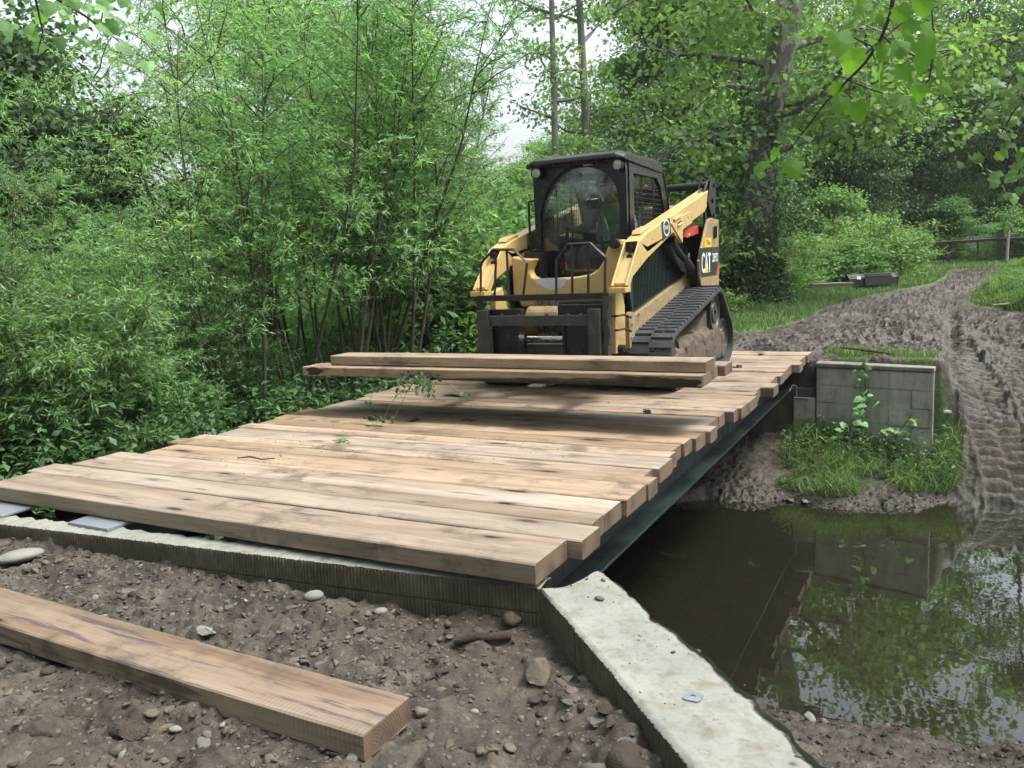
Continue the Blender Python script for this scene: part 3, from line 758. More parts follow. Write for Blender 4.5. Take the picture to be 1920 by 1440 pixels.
STONES = [  # u, v, size, squash, material, shape, label
    (40, 1052, .10, .35, M_rock_pale, 0, 'flat pale stone at the left edge of the dirt below the abutment'),
    (405, 1068, .055, .45, M_rock, 1, 'squarish blue-grey slab of shale below the abutment'),
    (590, 1133, .040, .6, M_rock_pale, 0, 'smooth round pale cobble in the middle of the dirt'),
    (750, 1098, .050, .5, M_rock, 1, 'broken grey stone lying just above the round pale cobble'),
    (245, 1120, .075, .3, M_rock_br, 1, 'broad flat brownish slab half sunk in the dirt'),
    (962, 1175, .048, .9, M_rock_br, 1, 'angular grey stone against the foot of the ribbed wall'),
    (1015, 1278, .075, .9, M_rock_br, 1, 'large triangular brown stone standing beside the wing wall'),
    (1098, 1283, .034, .8, M_rock, 1, 'blocky grey stone leaning on the wing wall beside the rubble'),
    (1065, 1275, .026, .7, M_rock, 1, 'small grey stone between the triangular brown stone and the wall'),
    (1127, 1297, .020, .8, M_rock_pale, 1, 'small pale stone wedged against the wing wall foot'),
    (1122, 1360, .038, .6, M_rock, 1, 'flat-topped reddish grey stone below the rubble at the wall'),
    (1175, 1405, .055, .5, M_rock, 1, 'grey stone at the bottom edge beside the wing wall'),
    (890, 1333, .014, .7, M_rock_pale, 0, 'tiny bluish white pebble near the end of the loose timber'),
    (330, 1370, .022, .5, M_rock_pale, 0, 'pale pebble below the loose timber'),
    (390, 1195, .055, .35, M_rock_pale, 1, 'pale flat stone behind the middle of the loose timber'),
    (572, 1250, .030, .7, M_rock, 1, 'dark pointed stone just behind the loose timber'),
    (85, 1390, .050, .7, M_clod, 1, 'dark lump of mud below the loose timber at the left'),
    (240, 1385, .060, .7, M_clod, 1, 'dark clod of wet mud below the loose timber'),
    (870, 1125, .022, .6, M_rock_pale, 0, 'small round stone right of the pale cobble'),
    (715, 1158, .026, .5, M_rock_pale, 0, 'oval pale stone lower right of the round cobble'),
    (620, 1085, .030, .5, M_rock, 1, 'grey stone lying against the ribbed abutment face'),
    (320, 1060, .050, .35, M_rock, 1, 'flat pinkish slab between the pale stone and the blue-grey slab'),
    (1516, 1352, .050, .8, M_rock_pale, 1, 'upright pale stone on the mud beside the water'),
    (1482, 943, .055, .5, M_rock, 1, 'grey stone at the waterline on the far bank'),
    (1510, 942, .060, .3, M_rock_pale, 1, 'white flat stone at the waterline of the far bank'),
]
for i, (u, v, s, sq, mt, fac, lab) in enumerate(STONES):
    x, y, z = on_ground(u, v)
    Vv, Ff = rock_v(500 + i, (1.15, .85, sq), 3, .3 if fac else .12, bool(fac))
    me = raw_mesh('stone', Vv * s, Ff, mt, smooth=not fac)
    z = tz(x, y, True); o = link('stone', me, (x, y, z + s * sq * .42), rz=random.uniform(0, 6)); o.rotation_euler.x = random.uniform(-.15, .15)
    tag(o, lab, 'stone', 'stones lying on the bank')
# stones on top of the wing wall
for i, (u, v, s, lab, mt) in enumerate(((1124, 1129, .019, 'brown stone near the pointed end of the pale wing wall', M_rock_br), (1309, 1228, .010, 'small dark stone on the right edge of the wing wall', M_rock),
                                    (1200, 1200, .009, 'little flat stone near the middle of the wing wall top', M_rock), (1495, 1425, .013, 'grey stone on the wing wall at the bottom of the picture', M_rock))):
    d = ray(u, v); t = (-.135 - CAM_H) / d[2]; Vv, Ff = rock_v(600 + i, (1.2, .8, .6), 3)
    o = link('stone', raw_mesh('stone', Vv * s, Ff, mt), (d[0] * t, d[1] * t, -.122 + s * .3)); tag(o, lab, 'stone', 'stones on the wing wall')
def scatter_rocks(name, pts, sizes, mats, label_kind, protos=14, sub=1, seed=0):
    P = [rock_v(900 + k + seed, (random.uniform(.8, 1.35), random.uniform(.55, 1), random.uniform(.25, .75)), sub, .35) for k in range(protos)]
    VV = []; FF = []; MI = []; o = 0
    P1 = [rock_v(1900 + k, (1, .8, .6), 1, .35) for k in range(8)]
    for (x, y, z), s in zip(pts, sizes):
        Vp, Fp = P[random.randrange(protos)] if s > .008 else P1[random.randrange(8)]; a = random.random() * 6.28; ca, sa = math.cos(a), math.sin(a)
        Q = Vp * s; Q = np.stack([Q[:, 0] * ca - Q[:, 1] * sa + x, Q[:, 0] * sa + Q[:, 1] * ca + y, Q[:, 2] + z], 1)
        VV.append(Q); FF.append(Fp + o); o += len(Q); MI += [random.choices(range(len(mats)), weights=[w for _, w in mats])[0]] * len(Fp)
    ob = link(name, raw_mesh(name, np.concatenate(VV), np.concatenate(FF), [mm_ for mm_, _ in mats], mi=MI)); tag(ob, label_kind, kind='stuff'); return ob
pts = []; sz = []
while len(pts) < 7500:
    x = random.uniform(-5.2, -.5); y = random.uniform(1.25, 2.95)
    if x + y > 1.40 or (y > 2.555 + (x + 5.9) * .0859 - .02): continue
    if float(vnoise(np.array([x * 1.5]), np.array([y * 1.5]), 70)[0]) < random.random() * .55 + .05 and random.random() < .8: continue
    s = min(.034, .0038 + random.expovariate(1 / .0055)); pts.append((x, y, 0)); sz.append(s)
for _ in range(420):
    x = random.uniform(-4.6, -.7); y = random.uniform(1.35, 2.9)
    if x + y > 1.36 or y > 2.50 + (x + 5.9) * .0859: continue
    near_wall = random.random() < .5
    if near_wall: x = min(x, 9); s0 = 1.40 - (x + y); x = x + max(0, s0 - abs(random.gauss(0, .25))) * .5 if random.random() < .6 else x
    if x + y > 1.38: continue
    pts.append((x, y, 0)); sz.append(random.uniform(.014, .034) * (1.25 if random.random() < .12 else 1))
A_ = np.array(pts); zz = terr(A_[:, 0], A_[:, 1])[0]
scatter_rocks('gravel', [(p[0], p[1], z + s * .12) for p, z, s in zip(pts, zz, sz)], sz, [(M_rock, 5), (M_rock_br, 7), (M_rock_pale, .5), (M_clod, 7)], 'small stones and clods strewn over the near dirt bank', 24, 2)
pts = []; sz = []
while len(pts) < 1800:
    x = random.uniform(-1.2, 1.0); y = random.uniform(3.4, 4.75)
    pts.append((x, y)); sz.append(min(.035, .005 + random.expovariate(1 / .006)))
for _ in range(900):
    x = random.uniform(-2.8, .4); y = float(shore_far(np.array(x))) + abs(random.gauss(0, .12)) - .03; pts.append((x, y)); sz.append(min(.03, .006 + random.expovariate(1 / .006)))
for _ in range(1500):
    x = random.uniform(-2.5, 1.6); y = random.uniform(10.2, 14.5); pts.append((x, y)); sz.append(min(.04, .008 + random.expovariate(1 / .008)))
A_ = np.array(pts); zz, gq, _w = terr(A_[:, 0], A_[:, 1])
keep = [k for k in range(len(pts)) if gq[k] < .5 and not (.0 < A_[k, 0] < .95 and 9.0 < A_[k, 1] < 12.2)]
scatter_rocks('mud_clods', [(pts[k][0], pts[k][1], zz[k] + sz[k] * .15) for k in keep], [sz[k] for k in keep], [(M_clod, 9), (M_rock_br, 2), (M_rock, 1)], 'dark clods and stones on the creek banks')
pts = []; sz = []
for _ in range(260):
    t_ = random.random() ** .9; k_ = int(t_ * (NW - 1)); w_ = min(max(random.betavariate(1.2, 1.2), .04), .96); p = I_[k_] * (1 - w_) + O_[k_] * w_
    if vnoise(np.array([p[0] * 5]), np.array([p[1] * 5]), 12)[0] > .38: pts.append((p[0], p[1], -.120 - .05 * k_ / NW)); sz.append(min(.013, .0018 + random.expovariate(1 / .0026)))
scatter_rocks('wall_pebbles', pts, sz, [(M_rock, 4), (M_rock_br, 3), (M_clod, 3)], 'pebbles and grit lying on the pale wing wall', 12, 2, 5)
# rubble where the wing wall is broken (bottom centre)
for i, (u, v, s, mt, lab) in enumerate(((1222, 1405, .085, M_clod, 'big dark broken lump at the foot of the wing wall'), (1175, 1340, .05, M_clod, 'dark crumbled lump between wall and rubble'), (1160, 1432, .06, M_rock, 'rough grey lump at the bottom edge beside the big broken one'))):
    x, y, z = on_ground(u, v); Vv, Ff = rock_v(700 + i, (1, .8, .7), 3, .5)
    x -= .05; y -= .05; z = tz(x, y, True); o = link('stone', raw_mesh('stone', Vv * s, Ff, mt), (x, y, min(z + s * .05, -.165 - s * .45)), rz=i); tag(o, lab, 'stone', 'stones lying on the bank')
# short thick stick on the dirt
x, y, z = on_ground(905, 1208); m = MB(); m.tube([(x - .10, y - .06, z + .02), (x - .02, y, z + .028), (x + .05, y + .02, z + .03), (x + .10, y + .06, z + .024)], [.014, .019, .017, .012], 9)
tag(m.build('stick', M_twig, None, (x, y, z), smooth=True), 'short dark muddy stick lying on the dirt near the wing wall', 'stick')
# square washer on the wing wall
d = ray(1299, 1306); t = (-.135 - CAM_H) / d[2]; wx, wy = d[0] * t, d[1] * t
m = MB(); oc = []; ic = []
for k in range(32):
    a = 2 * math.pi * k / 32; c_, s_ = math.cos(a), math.sin(a); f = .028 / max(abs(c_), abs(s_)); f = min(f, .034)
    oc.append((wx + c_ * f, wy + s_ * f)); ic.append((wx + c_ * .009, wy + s_ * .009))
m.ring(oc, ic, 'z', -.139, -.133); o = m.build('square_washer', M_galv, None, (wx, wy, -.136)); tag(o, 'pale square washer with a round hole lying on the wing wall', 'washer')
# little bits of mud, bark and weed on the deck
def deck_pt(u, v):
    d = ray(u, v); t = -CAM_H / d[2]; return d[0] * t, d[1] * t
for i, (u, v, s, lab) in enumerate(((705, 790, .085, 'larger crumb of dark mud on the deck below the hanging weeds'), (778, 790, .05, 'small crumb of dark mud right of the larger one'), (1211, 773, .05, 'lone dark clod on the right half of the deck'),
                                    (526, 855, .018, 'little clod on the left half of the deck'), (1083, 805, .016, 'tiny clod right of the deck centre'), (1427, 666, .05, 'dark clod near the far end of the deck'), (1383, 690, .05, 'crumb of mud beside the right track'))):
    x, y = deck_pt(u, v); m = MB(); VV = []; FF = []; o_ = 0
    for k in range(16 if s > .03 else 5):
        Vp, Fp = rock_v(1000 + i * 20 + k, (1, .8, .6), 1, .5); Q = Vp * s * random.uniform(.20, .42) + np.array([random.gauss(0, s * .5), random.gauss(0, s * .4), abs(random.gauss(0, s * .25)) + s * .1])
        VV.append(Q); FF.append(Fp + o_); o_ += len(Q)
    tag(link('mud_crumb', raw_mesh('mud_crumb', np.concatenate(VV), np.concatenate(FF), M_clod), (x, y, -.002)), lab, 'mud', 'bits of mud dropped on the deck')
for i, (u, v, dx, lab) in enumerate(((855, 744, .28, 'strip of dark bark on the deck in front of the left track'), (480, 862, .30, 'thin brown twig with dead leaves on the left of the deck'), (880, 790, .12, 'short twig in the middle of the deck'))):
    x, y = deck_pt(u, v); m = MB(); m.tube([(x - dx / 2, y - .02, .006), (x - dx * .2, y + .01, .014), (x + dx * .2, y - .01, .010), (x + dx / 2, y + .02, .016)], [.004, .012 if i == 0 else .006, .010 if i == 0 else .005, .003], 6)
    tag(m.build('twig', M_twig, None, (x, y, 0)), lab, 'twig', 'twigs on the deck')
pts = []; sz = []
for _ in range(420):
    c = random.choice(((855, 748), (705, 792), (480, 862), (620, 830), (778, 792), (1200, 760), (1000, 830), (820, 770)))
    x, y = deck_pt(c[0], c[1]); x += random.gauss(0, .28); y += random.gauss(0, .18)
    if -4.9 < x < -1.6: pts.append((x, y, .001)); sz.append(random.uniform(.002, .007))
scatter_rocks('deck_crumbs', pts, sz, [(M_clod, 1)], 'crumbs of soil sprinkled on the deck planks')
# ------------------------------------------------------------------ tracked loader (faces the camera, stands on the deck)
def SP(u, v, X):
    d = ray(u, v); t = X / d[0]; return (float(d[1] * t), float(CAM_H + d[2] * t))
def FP(u, v, Y):
    d = ray(u, v); t = Y / d[1]; return (float(d[0] * t), float(CAM_H + d[2] * t))
MX = -3.10
L = thing('track_loader', (MX, 8.2, 0), 'yellow and black compact track loader with mud-caked tracks standing on the bridge deck', 'loader')

def hull(pts):
    pts = sorted(set(pts)); 
    def half(ps):
        h = []
        for p in ps:
            while len(h) > 1 and (h[-1][0] - h[-2][0]) * (p[1] - h[-2][1]) - (h[-1][1] - h[-2][1]) * (p[0] - h[-2][0]) <= 0: h.pop()
            h.append(p)
        return h
    a = half(pts); b = half(pts[::-1]); return a[:-1] + b[:-1]
CIRC = [((7.20, .285), .26), ((9.06, .285), .26), ((8.72, .585), .25)]
def loop_path(r_off, n=220):
    pts = []
    for (c, r) in CIRC:
        for k in range(64):
            a = 2 * math.pi * k / 64; pts.append((c[0] + (r + r_off) * math.cos(a), c[1] + (r + r_off) * math.sin(a)))
    h = hull(pts); P = np.array(h + [h[0]]); s = np.concatenate([[0], np.cumsum(np.linalg.norm(np.diff(P, axis=0), axis=1))])
    t = np.linspace(0, s[-1], n, endpoint=False); return np.stack([np.interp(t, s, P[:, 0]), np.interp(t, s, P[:, 1])], 1), s[-1]
def make_track(sgn):
    xo, xi = MX + sgn * .985, MX + sgn * .575
    xa, xb = min(xo, xi), max(xo, xi)
    tr = None
    Po, Ln = loop_path(0.0); Pi, _ = loop_path(-.035)
    # match inner by nearest normal offset
    n = len(Po); T = np.roll(Po, -1, 0) - np.roll(Po, 1, 0); T /= np.linalg.norm(T, axis=1)[:, None]; Nn = np.stack([T[:, 1], -T[:, 0]], 1)
    if ((Po + Nn * .1 - Po.mean(0)) ** 2).sum() < ((Po - Po.mean(0)) ** 2).sum(): Nn = -Nn
    m = MB()
    for i in range(n):
        for (x, off) in ((xa, 0), (xb, 0), (xb, -.032), (xa, -.032)):
            p = Po[i] + Nn[i] * off; m.v.append((x, p[0], p[1]))
    for i in range(n):
        j = (i + 1) % n
        for k in range(4):
            m.f.append((i * 4 + k, i * 4 + (k + 1) % 4, j * 4 + (k + 1) % 4, j * 4 + k)); m.m.append(0)
    tr = m.build('track', M_rubber, L)
    # lugs: staggered half-width blocks
    m = MB(); pitch = Ln / round(Ln / .1016); cnt = int(round(Ln / pitch))
    s = np.arange(n) * Ln / n; rr = random.Random(3)
    def P_at(t):
        t = (t % Ln) / Ln * n; i = int(t); f = t - i; j = (i + 1) % n
        p = Po[i % n] * (1 - f) + Po[j] * f; q = Nn[i % n] * (1 - f) + Nn[j] * f; return p, q / np.linalg.norm(q)
    for k in range(cnt):
        for half in (0, 1):
            t0 = k * pitch + half * pitch * .5
            x0, x1 = ((xa + .006, xa + .212) if half == 0 else (xb - .212, xb - .006))
            rows = []
            for (dt, h) in ((-.036, -.002), (-.026, .021), (.026, .021), (.036, -.002)):
                p, q = P_at(t0 + dt); p = p + q * (h + rr.uniform(-.001, .001)); rows.append(p)
            vs = []
            for j, p in enumerate(rows):
                ins = .004 if j in (1, 2) else 0
                vs += [(x0 + ins, p[0], p[1]), (x1 - ins, p[0], p[1])]
            m.add(vs, [(0, 1, 3, 2), (2, 3, 5, 4), (4, 5, 7, 6), (0, 2, 4, 6), (1, 7, 5, 3)])
    m.build('tread_lugs', M_rubber, tr)
    # wheels and roller frame
    xc = (xa + xb) / 2
    for (c, r) in CIRC:
        m = MB(); w = .15
        rr_ = r - .05
        m.lathe((xc - w, c[0], c[1]), (1, 0, 0), [(0, .03), (0, .10), (.02, .11), (.02, rr_ - .03), (.0, rr_ - .02), (.0, rr_), (2 * w, rr_), (2 * w, rr_ - .02), (2 * w - .02, rr_ - .03), (2 * w - .02, .11), (2 * w, .10), (2 * w, .03)], 32)
        m.build('idler', M_steel_w, tr, smooth=True)
    for yc in (7.6, 7.85, 8.1, 8.35, 8.6, 8.8):
        m = MB(); m.lathe((xc - .14, yc, .135), (1, 0, 0), [(0, .02), (0, .085), (.09, .085), (.09, .06), (.19, .06), (.19, .085), (.28, .085), (.28, .02)], 22)
        m.build('roller', M_steel_w, tr, smooth=True)
    m = MB(); m.prism([(7.2, .22), (7.2, .36), (8.1, .44), (8.5, .62), (8.85, .60), (9.05, .34), (9.05, .22)], 'x', xc - .10, xc + .11); m.build('roller_frame', M_mudcake, tr, bevel=.01)
    # mud packed in the outer face
    xf = xo - sgn * .055
    VV = []; NY, NZ = 90, 44; idx = {}
    mm_ = MB(); ys_ = np.linspace(7.08, 9.22, NY); zs_ = np.linspace(.06, .62, NZ)
    Yg, Zg = np.meshgrid(ys_, zs_)
    top = np.interp(Yg, [7.05, 7.3, 7.9, 8.3, 8.55, 8.75, 8.95, 9.2], [.26, .40, .42, .46, .42, .50, .40, .20]) + .05 * fbm(Yg * 9, Zg * 3, 4, 3)
    bot = .075 + .02 * fbm(Yg * 14, Zg, 8, 2)
    hgt = np.clip((top - Zg) / .07, -1, 1) * .06 + .035 * fbm(Yg * 12, Zg * 12, 6, 4) + .02 * fbm(Yg * 30, Zg * 7, 7, 3)
    Xg = xf + sgn * (np.clip(hgt, -.09, .06) - .035) - sgn * .03 * (Yg > 9.1) 
    vs = np.stack([Xg.ravel(), Yg.ravel(), Zg.ravel()], 1)
    ok = ((Zg < top + .03) & (Zg > bot)).ravel()
    fs = []
    for r in range(NZ - 1):
        for c in range(NY - 1):
            a = r * NY + c
            if ok[a] and ok[a + 1] and ok[a + NY] and ok[a + NY + 1]: fs.append((a, a + 1, a + NY + 1, a + NY))
    mm_.add(vs, fs); mo = mm_.build('caked_mud', M_mudcake, tr, smooth=True)
    so = mo.modifiers.new('thick', 'SOLIDIFY'); so.thickness = .12; so.offset = -1 if sgn > 0 else 1
    # crumbs of mud on the tread between lug rows
    VV = []; FF = []; o_ = 0
    for k in range(460):
        t0 = rr.uniform(0, Ln); p, q = P_at(t0)
        if p[1] < .1: continue
        x = xc + rr.gauss(0, .06); Vp, Fp = rock_v(rr.randrange(12) + 40, (1.2, 1.2, .5), 1, .5); s_ = rr.uniform(.008, .030)
        Q = Vp * s_; p2 = p + q * .006
        ang = math.atan2(q[0], q[1]); ca, sa = math.cos(-ang), math.sin(-ang)
        Q = np.stack([Q[:, 0] + x, Q[:, 1] * ca - Q[:, 2] * sa + p2[0], Q[:, 1] * sa + Q[:, 2] * ca + p2[1]], 1)
        VV.append(Q); FF.append(Fp + o_); o_ += len(Q)
    me = raw_mesh('mud_crust', np.concatenate(VV) - np.array(tr['_loc']), np.concatenate(FF), M_clod); tag(link('mud_crust', me, parent=tr), kind='stuff')
    return tr
for s in (1, -1): make_track(s)

# chassis
m = MB()
m.prism([(7.16, .30), (7.10, .62), (7.20, .86), (8.0, .98), (9.4, .98), (9.45, .35), (9.2, .22), (7.4, .20)], 'x', MX - .545, MX + .545)
m.build('chassis', M_yel2, L, bevel=.012)
for s in (1, -1):
    x = MX + s * .60
    m = MB(); m.prism([(6.93, .42), (6.93, .70), (7.02, .73), (7.10, .70), (8.86, .995), (8.90, .87), (8.6, .80), (7.5, .50), (7.4, .36), (7.0, .34)], 'x', x - .035, x + .015)
    m.build('fender', M_yel2, L, bevel=.004)
    m = MB(); m.prism([(7.10, .715), (7.00, .97), (7.12, 1.20), (8.2, 1.46), (8.95, 1.42), (8.86, 1.0)], 'x', x - .045, x - .012)
    for k in range(40):
        y = 7.14 + k * .043
        zt = float(np.interp(y, [7.0, 7.12, 8.2, 9], [.97, 1.2, 1.45, 1.4])); zb = float(np.interp(y, [7.1, 8.86], [.725, 1.0]))
        m.box(x - .012, x - .004, y, y + .012, zb + .01, zt - .01)
    m.build('side_panel', M_grille, L)
    # small fittings along the fender
    for (y, z) in ((7.16, .69), (7.55, .63), (8.1, .72), (8.7, .86), (6.97, .62), (6.97, .50)):
        m = MB(); m.cyl((x + .012, y, z), (x + .028, y, z), .014, 8); m.build('bolt', M_chrome, L)
# engine hood and rear
m = MB(); m.prism([(8.62, .95), (8.62, 1.50), (8.85, 1.66), (9.35, 1.62), (9.66, 1.45), (9.70, .6), (9.5, .4), (9.3, .4)], 'x', MX - .50, MX + .50); m.build('engine_hood', M_blk, L, bevel=.02)
m = MB(); m.prism([(8.7, 1.50), (8.75, 1.72), (9.0, 1.74), (9.3, 1.62), (9.3, 1.5)], 'x', MX + .16, MX + .42); m.build('rear_cowl', M_yel2, L, bevel=.02)
m = MB(); m.lathe((MX + .34, 8.92, 1.62), (0, 0, 1), [(0, .0), (0, .05), (.16, .05), (.19, .04), (.20, 0)], 18); m.build('air_filter_cap', simple('pale_plastic', (.55, .56, .58), .35, 0, .1), L, smooth=True)

# front hood panel with U opening round the door
def P2(lst, Y): return [FP(u, v, Y) for u, v in lst]
YH = 7.0
hood = [(-3.66, .90), (-3.60, .865), (-2.62, .875), (-2.55, .90), (-2.54, 1.37), (-2.655, 1.365), (-2.70, 1.29), (-2.735, 1.19), (-2.79, 1.115), (-2.87, 1.075), (-3.02, 1.055), (-3.22, 1.05), (-3.40, 1.05), (-3.455, 1.075), (-3.475, 1.13), (-3.44, 1.20), (-3.41, 1.235), (-3.55, 1.245), (-3.66, 1.27)]
m = MB(); m.prism(hood, 'y', YH - .02, YH + .10)
h_ = m.build('front_hood', M_yel, L, bevel=.022, seg=3)
m = MB(); m.prism([(-3.64, .88), (-2.56, .89), (-2.60, .80), (-3.60, .79)], 'y', YH + .02, YH + .14); m.build('hood_lip', M_yel, L, bevel=.02)
# scuffed patches on the hood front
m = MB(); m.prism(P2([(1002, 523), (1030, 521), (1062, 522), (1060, 533), (1050, 541), (1032, 545), (1016, 536), (1006, 533)], YH - .02), 'y', YH - .0235, YH - .0215); m.build('worn_patch', simple('bare_worn_paint', (.55, .56, .62), .35, .1, .2), h_)
# light pocket left and black insides behind
m = MB(); m.box(-3.66, -2.56, YH + .14, 7.30, .55, 1.04); m.box(-3.60, -3.44, YH + .13, 7.3, 1.04, 1.30); m.box(-2.68, -2.56, YH + .13, 7.3, 1.04, 1.30); m.build('front_bulkhead', M_blk_rough, L)
# parts seen below the hood between the arms
m = MB()
m.box(-3.44, -3.18, 6.98, 7.12, .55, .78)
m.lathe((-3.31, 6.95, .70), (1, 0, 0), [(-.17, 0), (-.17, .10), (.17, .10), (.17, 0)], 20); m.build('front_frame_box', M_yel2, L, bevel=.015)
m = MB(); m.box(-3.15, -2.66, 6.92, 7.05, .66, .84); m.box(-3.66, -2.55, 7.0, 7.14, .26, .52); m.build('front_crossmember', M_blk_rough, L, bevel=.01)
for hb in ((-3.10, -2.96, .56), (-3.40, -3.2, .58)):
    m = MB(); m.box(hb[0], hb[1], 6.94, 7.0, .44, hb[2]); m.build('lower_plate', M_yel2, L, bevel=.008)
m = MB(); m.cyl((-3.42, 6.78, .51), (-2.86, 6.78, .51), .028, 18); m.build('tilt_rod', M_chrome, L, smooth=True)
m = MB(); m.box(-3.40, -2.90, 6.70, 6.86, .30, .475); m.build('coupler_crossbar', M_steel_w, L, bevel=.01)
m = MB()
rr = random.Random(5)
for k in range(9):
    x = -3.40 + .035 * k + rr.uniform(-.02, .02); r0 = rr.uniform(.05, .10)
    m.tube([(x, 6.98, .86), (x - .03, 6.90, .80 - r0), (x + .03 + rr.uniform(-.05, .05), 6.86, .66 - r0 * .5), (x + rr.uniform(-.08, .12), 6.9, .55)], .010, 7)
for x in (-2.98, -2.82): m.tube([(x, 6.95, .84), (x + .02, 6.85, .72), (x, 6.86, .56)], .012, 7)
m.build('hose', M_hose, L, smooth=True)

# ---- lift arms (outer face 0.74 m from the centre line)
AXO = -2.36; AW = .14
def sp(lst, X): return [SP(u, v, X) for u, v in lst]
beam = sp([(1199, 454), (1213, 436), (1332.5, 354), (1327, 386), (1321, 398), (1279, 429), (1279.5, 457), (1262, 436), (1217, 472), (1213, 486), (1186, 519), (1181, 537), (1178, 521)], AXO)
beam[0] = (6.88, 1.345); 
box_part = [beam[0], beam[1], beam[2], beam[3], beam[4], beam[5], beam[6], beam[7], beam[8], (6.98, 1.24)]
leg_out = [beam[0], (6.98, 1.24), (7.08, 1.24), beam[8], beam[9], beam[10], beam[11], beam[12]]
leg_out = [(6.88, 1.345), (7.10, 1.30), beam[7], (7.08, 1.19), (6.70, 1.05), (6.62, .96), (6.53, .985)]
for s in (1, -1):
    arm = None
    xo = MX + s * .74; xi = MX + s * .60; a_, b_ = min(xo, xi), max(xo, xi)
    m = MB(); m.prism([beam[0], beam[1], beam[2], beam[3], beam[4], beam[5], beam[6], beam[7], (7.10, 1.24)], 'x', a_, b_)
    arm = m.build('lift_arm', M_yel, L, bevel=.010, seg=3)
    m = MB()
    for (p, q) in ((xo, xo - s * .014), (xi, xi + s * .014)): m.prism(leg_out, 'x', min(p, q), max(p, q))
    web = [(6.93, 1.31), (7.06, 1.24), (7.02, 1.18), (6.66, 1.02), (6.60, .97), (6.585, 1.0)]
    m.prism(web, 'x', min(xo - s * .014, xi + s * .014), max(xo - s * .014, xi + s * .014))
    m.box(min(xo + s * .004, xi - s * .004), max(xo + s * .004, xi - s * .004), 6.49, 6.63, .925, .968)
    m.build('arm_foot', M_yel, arm, bevel=.004)
    # reinforcing plate, slots
    m = MB(); x0 = xo; x1 = xo + s * .010
    m.prism(sp([(1262, 417), (1290, 397), (1300, 398), (1296, 418), (1279, 430), (1278.5, 456), (1257, 419)], AXO), 'x', min(x0, x1), max(x0, x1)); m.build('arm_plate', M_yel, arm, bevel=.003)
    m = MB(); x1 = xo + s * .022
    for (p, q) in (((1262, 413), (1275, 403)), ((1268, 424), (1275, 419))):
        A, B = SP(*p, AXO), SP(*q, AXO); m.tube([(xo + s * .012, A[0], A[1]), (xo + s * .012, B[0], B[1])], .014, 8)
    m.build('weld_rib', M_yel, arm)
    m = MB(); m.prism(sp([(1268, 419), (1275, 413), (1276, 417), (1269, 421)], AXO), 'x', min(xo + s * .0102, xo + s * .0135), max(xo + s * .0102, xo + s * .0135)); m.build('slot', M_blk, arm)
    # top cap of the arm at the knee
    m = MB(); m.prism([(7.02, 1.405), (7.28, 1.46), (7.30, 1.485), (7.05, 1.44)], 'x', a_ + .02, b_ - .03); m.build('knee_cap', M_yel, arm, bevel=.006)
    # lower leg to the coupler
    m = MB(); m.prism([(6.62, .95), (6.76, .99), (6.84, .80), (6.84, .46), (6.78, .40), (6.60, .40), (6.60, .60)], 'x', min(xi - s * .05, xi + s * .01), max(xi - s * .05, xi + s * .01))
    m.build('arm_leg', M_yel, arm, bevel=.006)
    m = MB()
    for z in (.72, .60): m.tube([(xi - s * .05, 6.62, z), (xi + s * .03, 6.60, z + .005), (xi + s * .06, 6.68, z + .01), (xi + s * .06, 6.85, z - .03)], .010, 7)
    m.cyl((xi - s * .06, 6.66, .44), (xi + s * .06, 6.66, .44), .035, 16); m.build('pin', M_blk_rough, arm)
    # couplings on the end face
    m = MB(); m.box(a_ + .022, b_ - .022, 6.872, 6.885, 1.10, 1.33); m.build('coupling_plate', M_blk_rough, arm)
    m = MB()
    for z, r in ((1.285, .030), (1.215, .024), (1.145, .030)):
        xc = (a_ + b_) / 2
        m.lathe((xc, 6.875, z), (0, -1, 0), [(0, r * 1.15), (.02, r * 1.15), (.02, r * .8), (.045, r * .8), (.045, r), (.06, r), (.06, r * .4), (.055, 0)], 18)
    m.build('coupling', M_blk_rough, arm, smooth=True)
    # rear link and tower
    m = MB(); m.prism([(9.20, 1.10), (9.13, 1.86), (9.30, 2.0), (9.42, 2.02), (9.52, 1.95), (9.50, 1.55), (9.55, 1.0)], 'x', min(xi + s * .10, xi + s * .125), max(xi + s * .10, xi + s * .125))
    m.prism([(9.16, 1.75), (9.30, 2.03), (9.46, 2.03), (9.50, 1.86), (9.44, 1.60), (9.3, 1.60)], 'x', min(xo + s * .004, xo + s * .02), max(xo + s * .004, xo + s * .02))
    m.build('rear_link', M_blk_rough, L, bevel=.005)
    for (y, z) in ((9.32, 1.78), (9.40, 1.95), (9.36, 1.62)):
        m = MB(); m.cyl((xo + s * .018, y, z), (xo + s * .04, y, z), .025, 14); m.build('link_pin', M_blk_rough, L, smooth=True)
    # lift cylinder
    m = MB(); A, B = (8.02, 1.36), (8.98, .92)
    xc = xi + s * .07
    m.cyl((xc, A[0], A[1]), (xc, (A[0] * .45 + B[0] * .55), (A[1] * .45 + B[1] * .55)), .035, 16); m.cyl((xc, (A[0] * .55 + B[0] * .45), (A[1] * .55 + B[1] * .45)), (xc, B[0], B[1]), .058, 18)
    m.cyl((xc - .06, A[0], A[1]), (xc + .06, A[0], A[1]), .045, 16)
    m.build('lift_cylinder', M_blk_rough, L, smooth=True)
    m = MB()
    for k in range(3):
        o1 = k * .03; m.tube([(xc - .02, 8.0 + o1, 1.34), (xc, 8.15 + o1, 1.18), (xc + .01, 8.35 + o1, 1.05 + o1), (xc - .02, 8.6, 1.02), (xc - .02, 8.75, 1.15 + o1)], .013, 7)
    m.tube([(xc, 8.9, 1.6), (xc, 9.05, 1.82), (xc, 9.2, 1.9), (xc, 9.35, 1.88)], .018, 8)
    m.build('hose', M_hose, L, smooth=True)
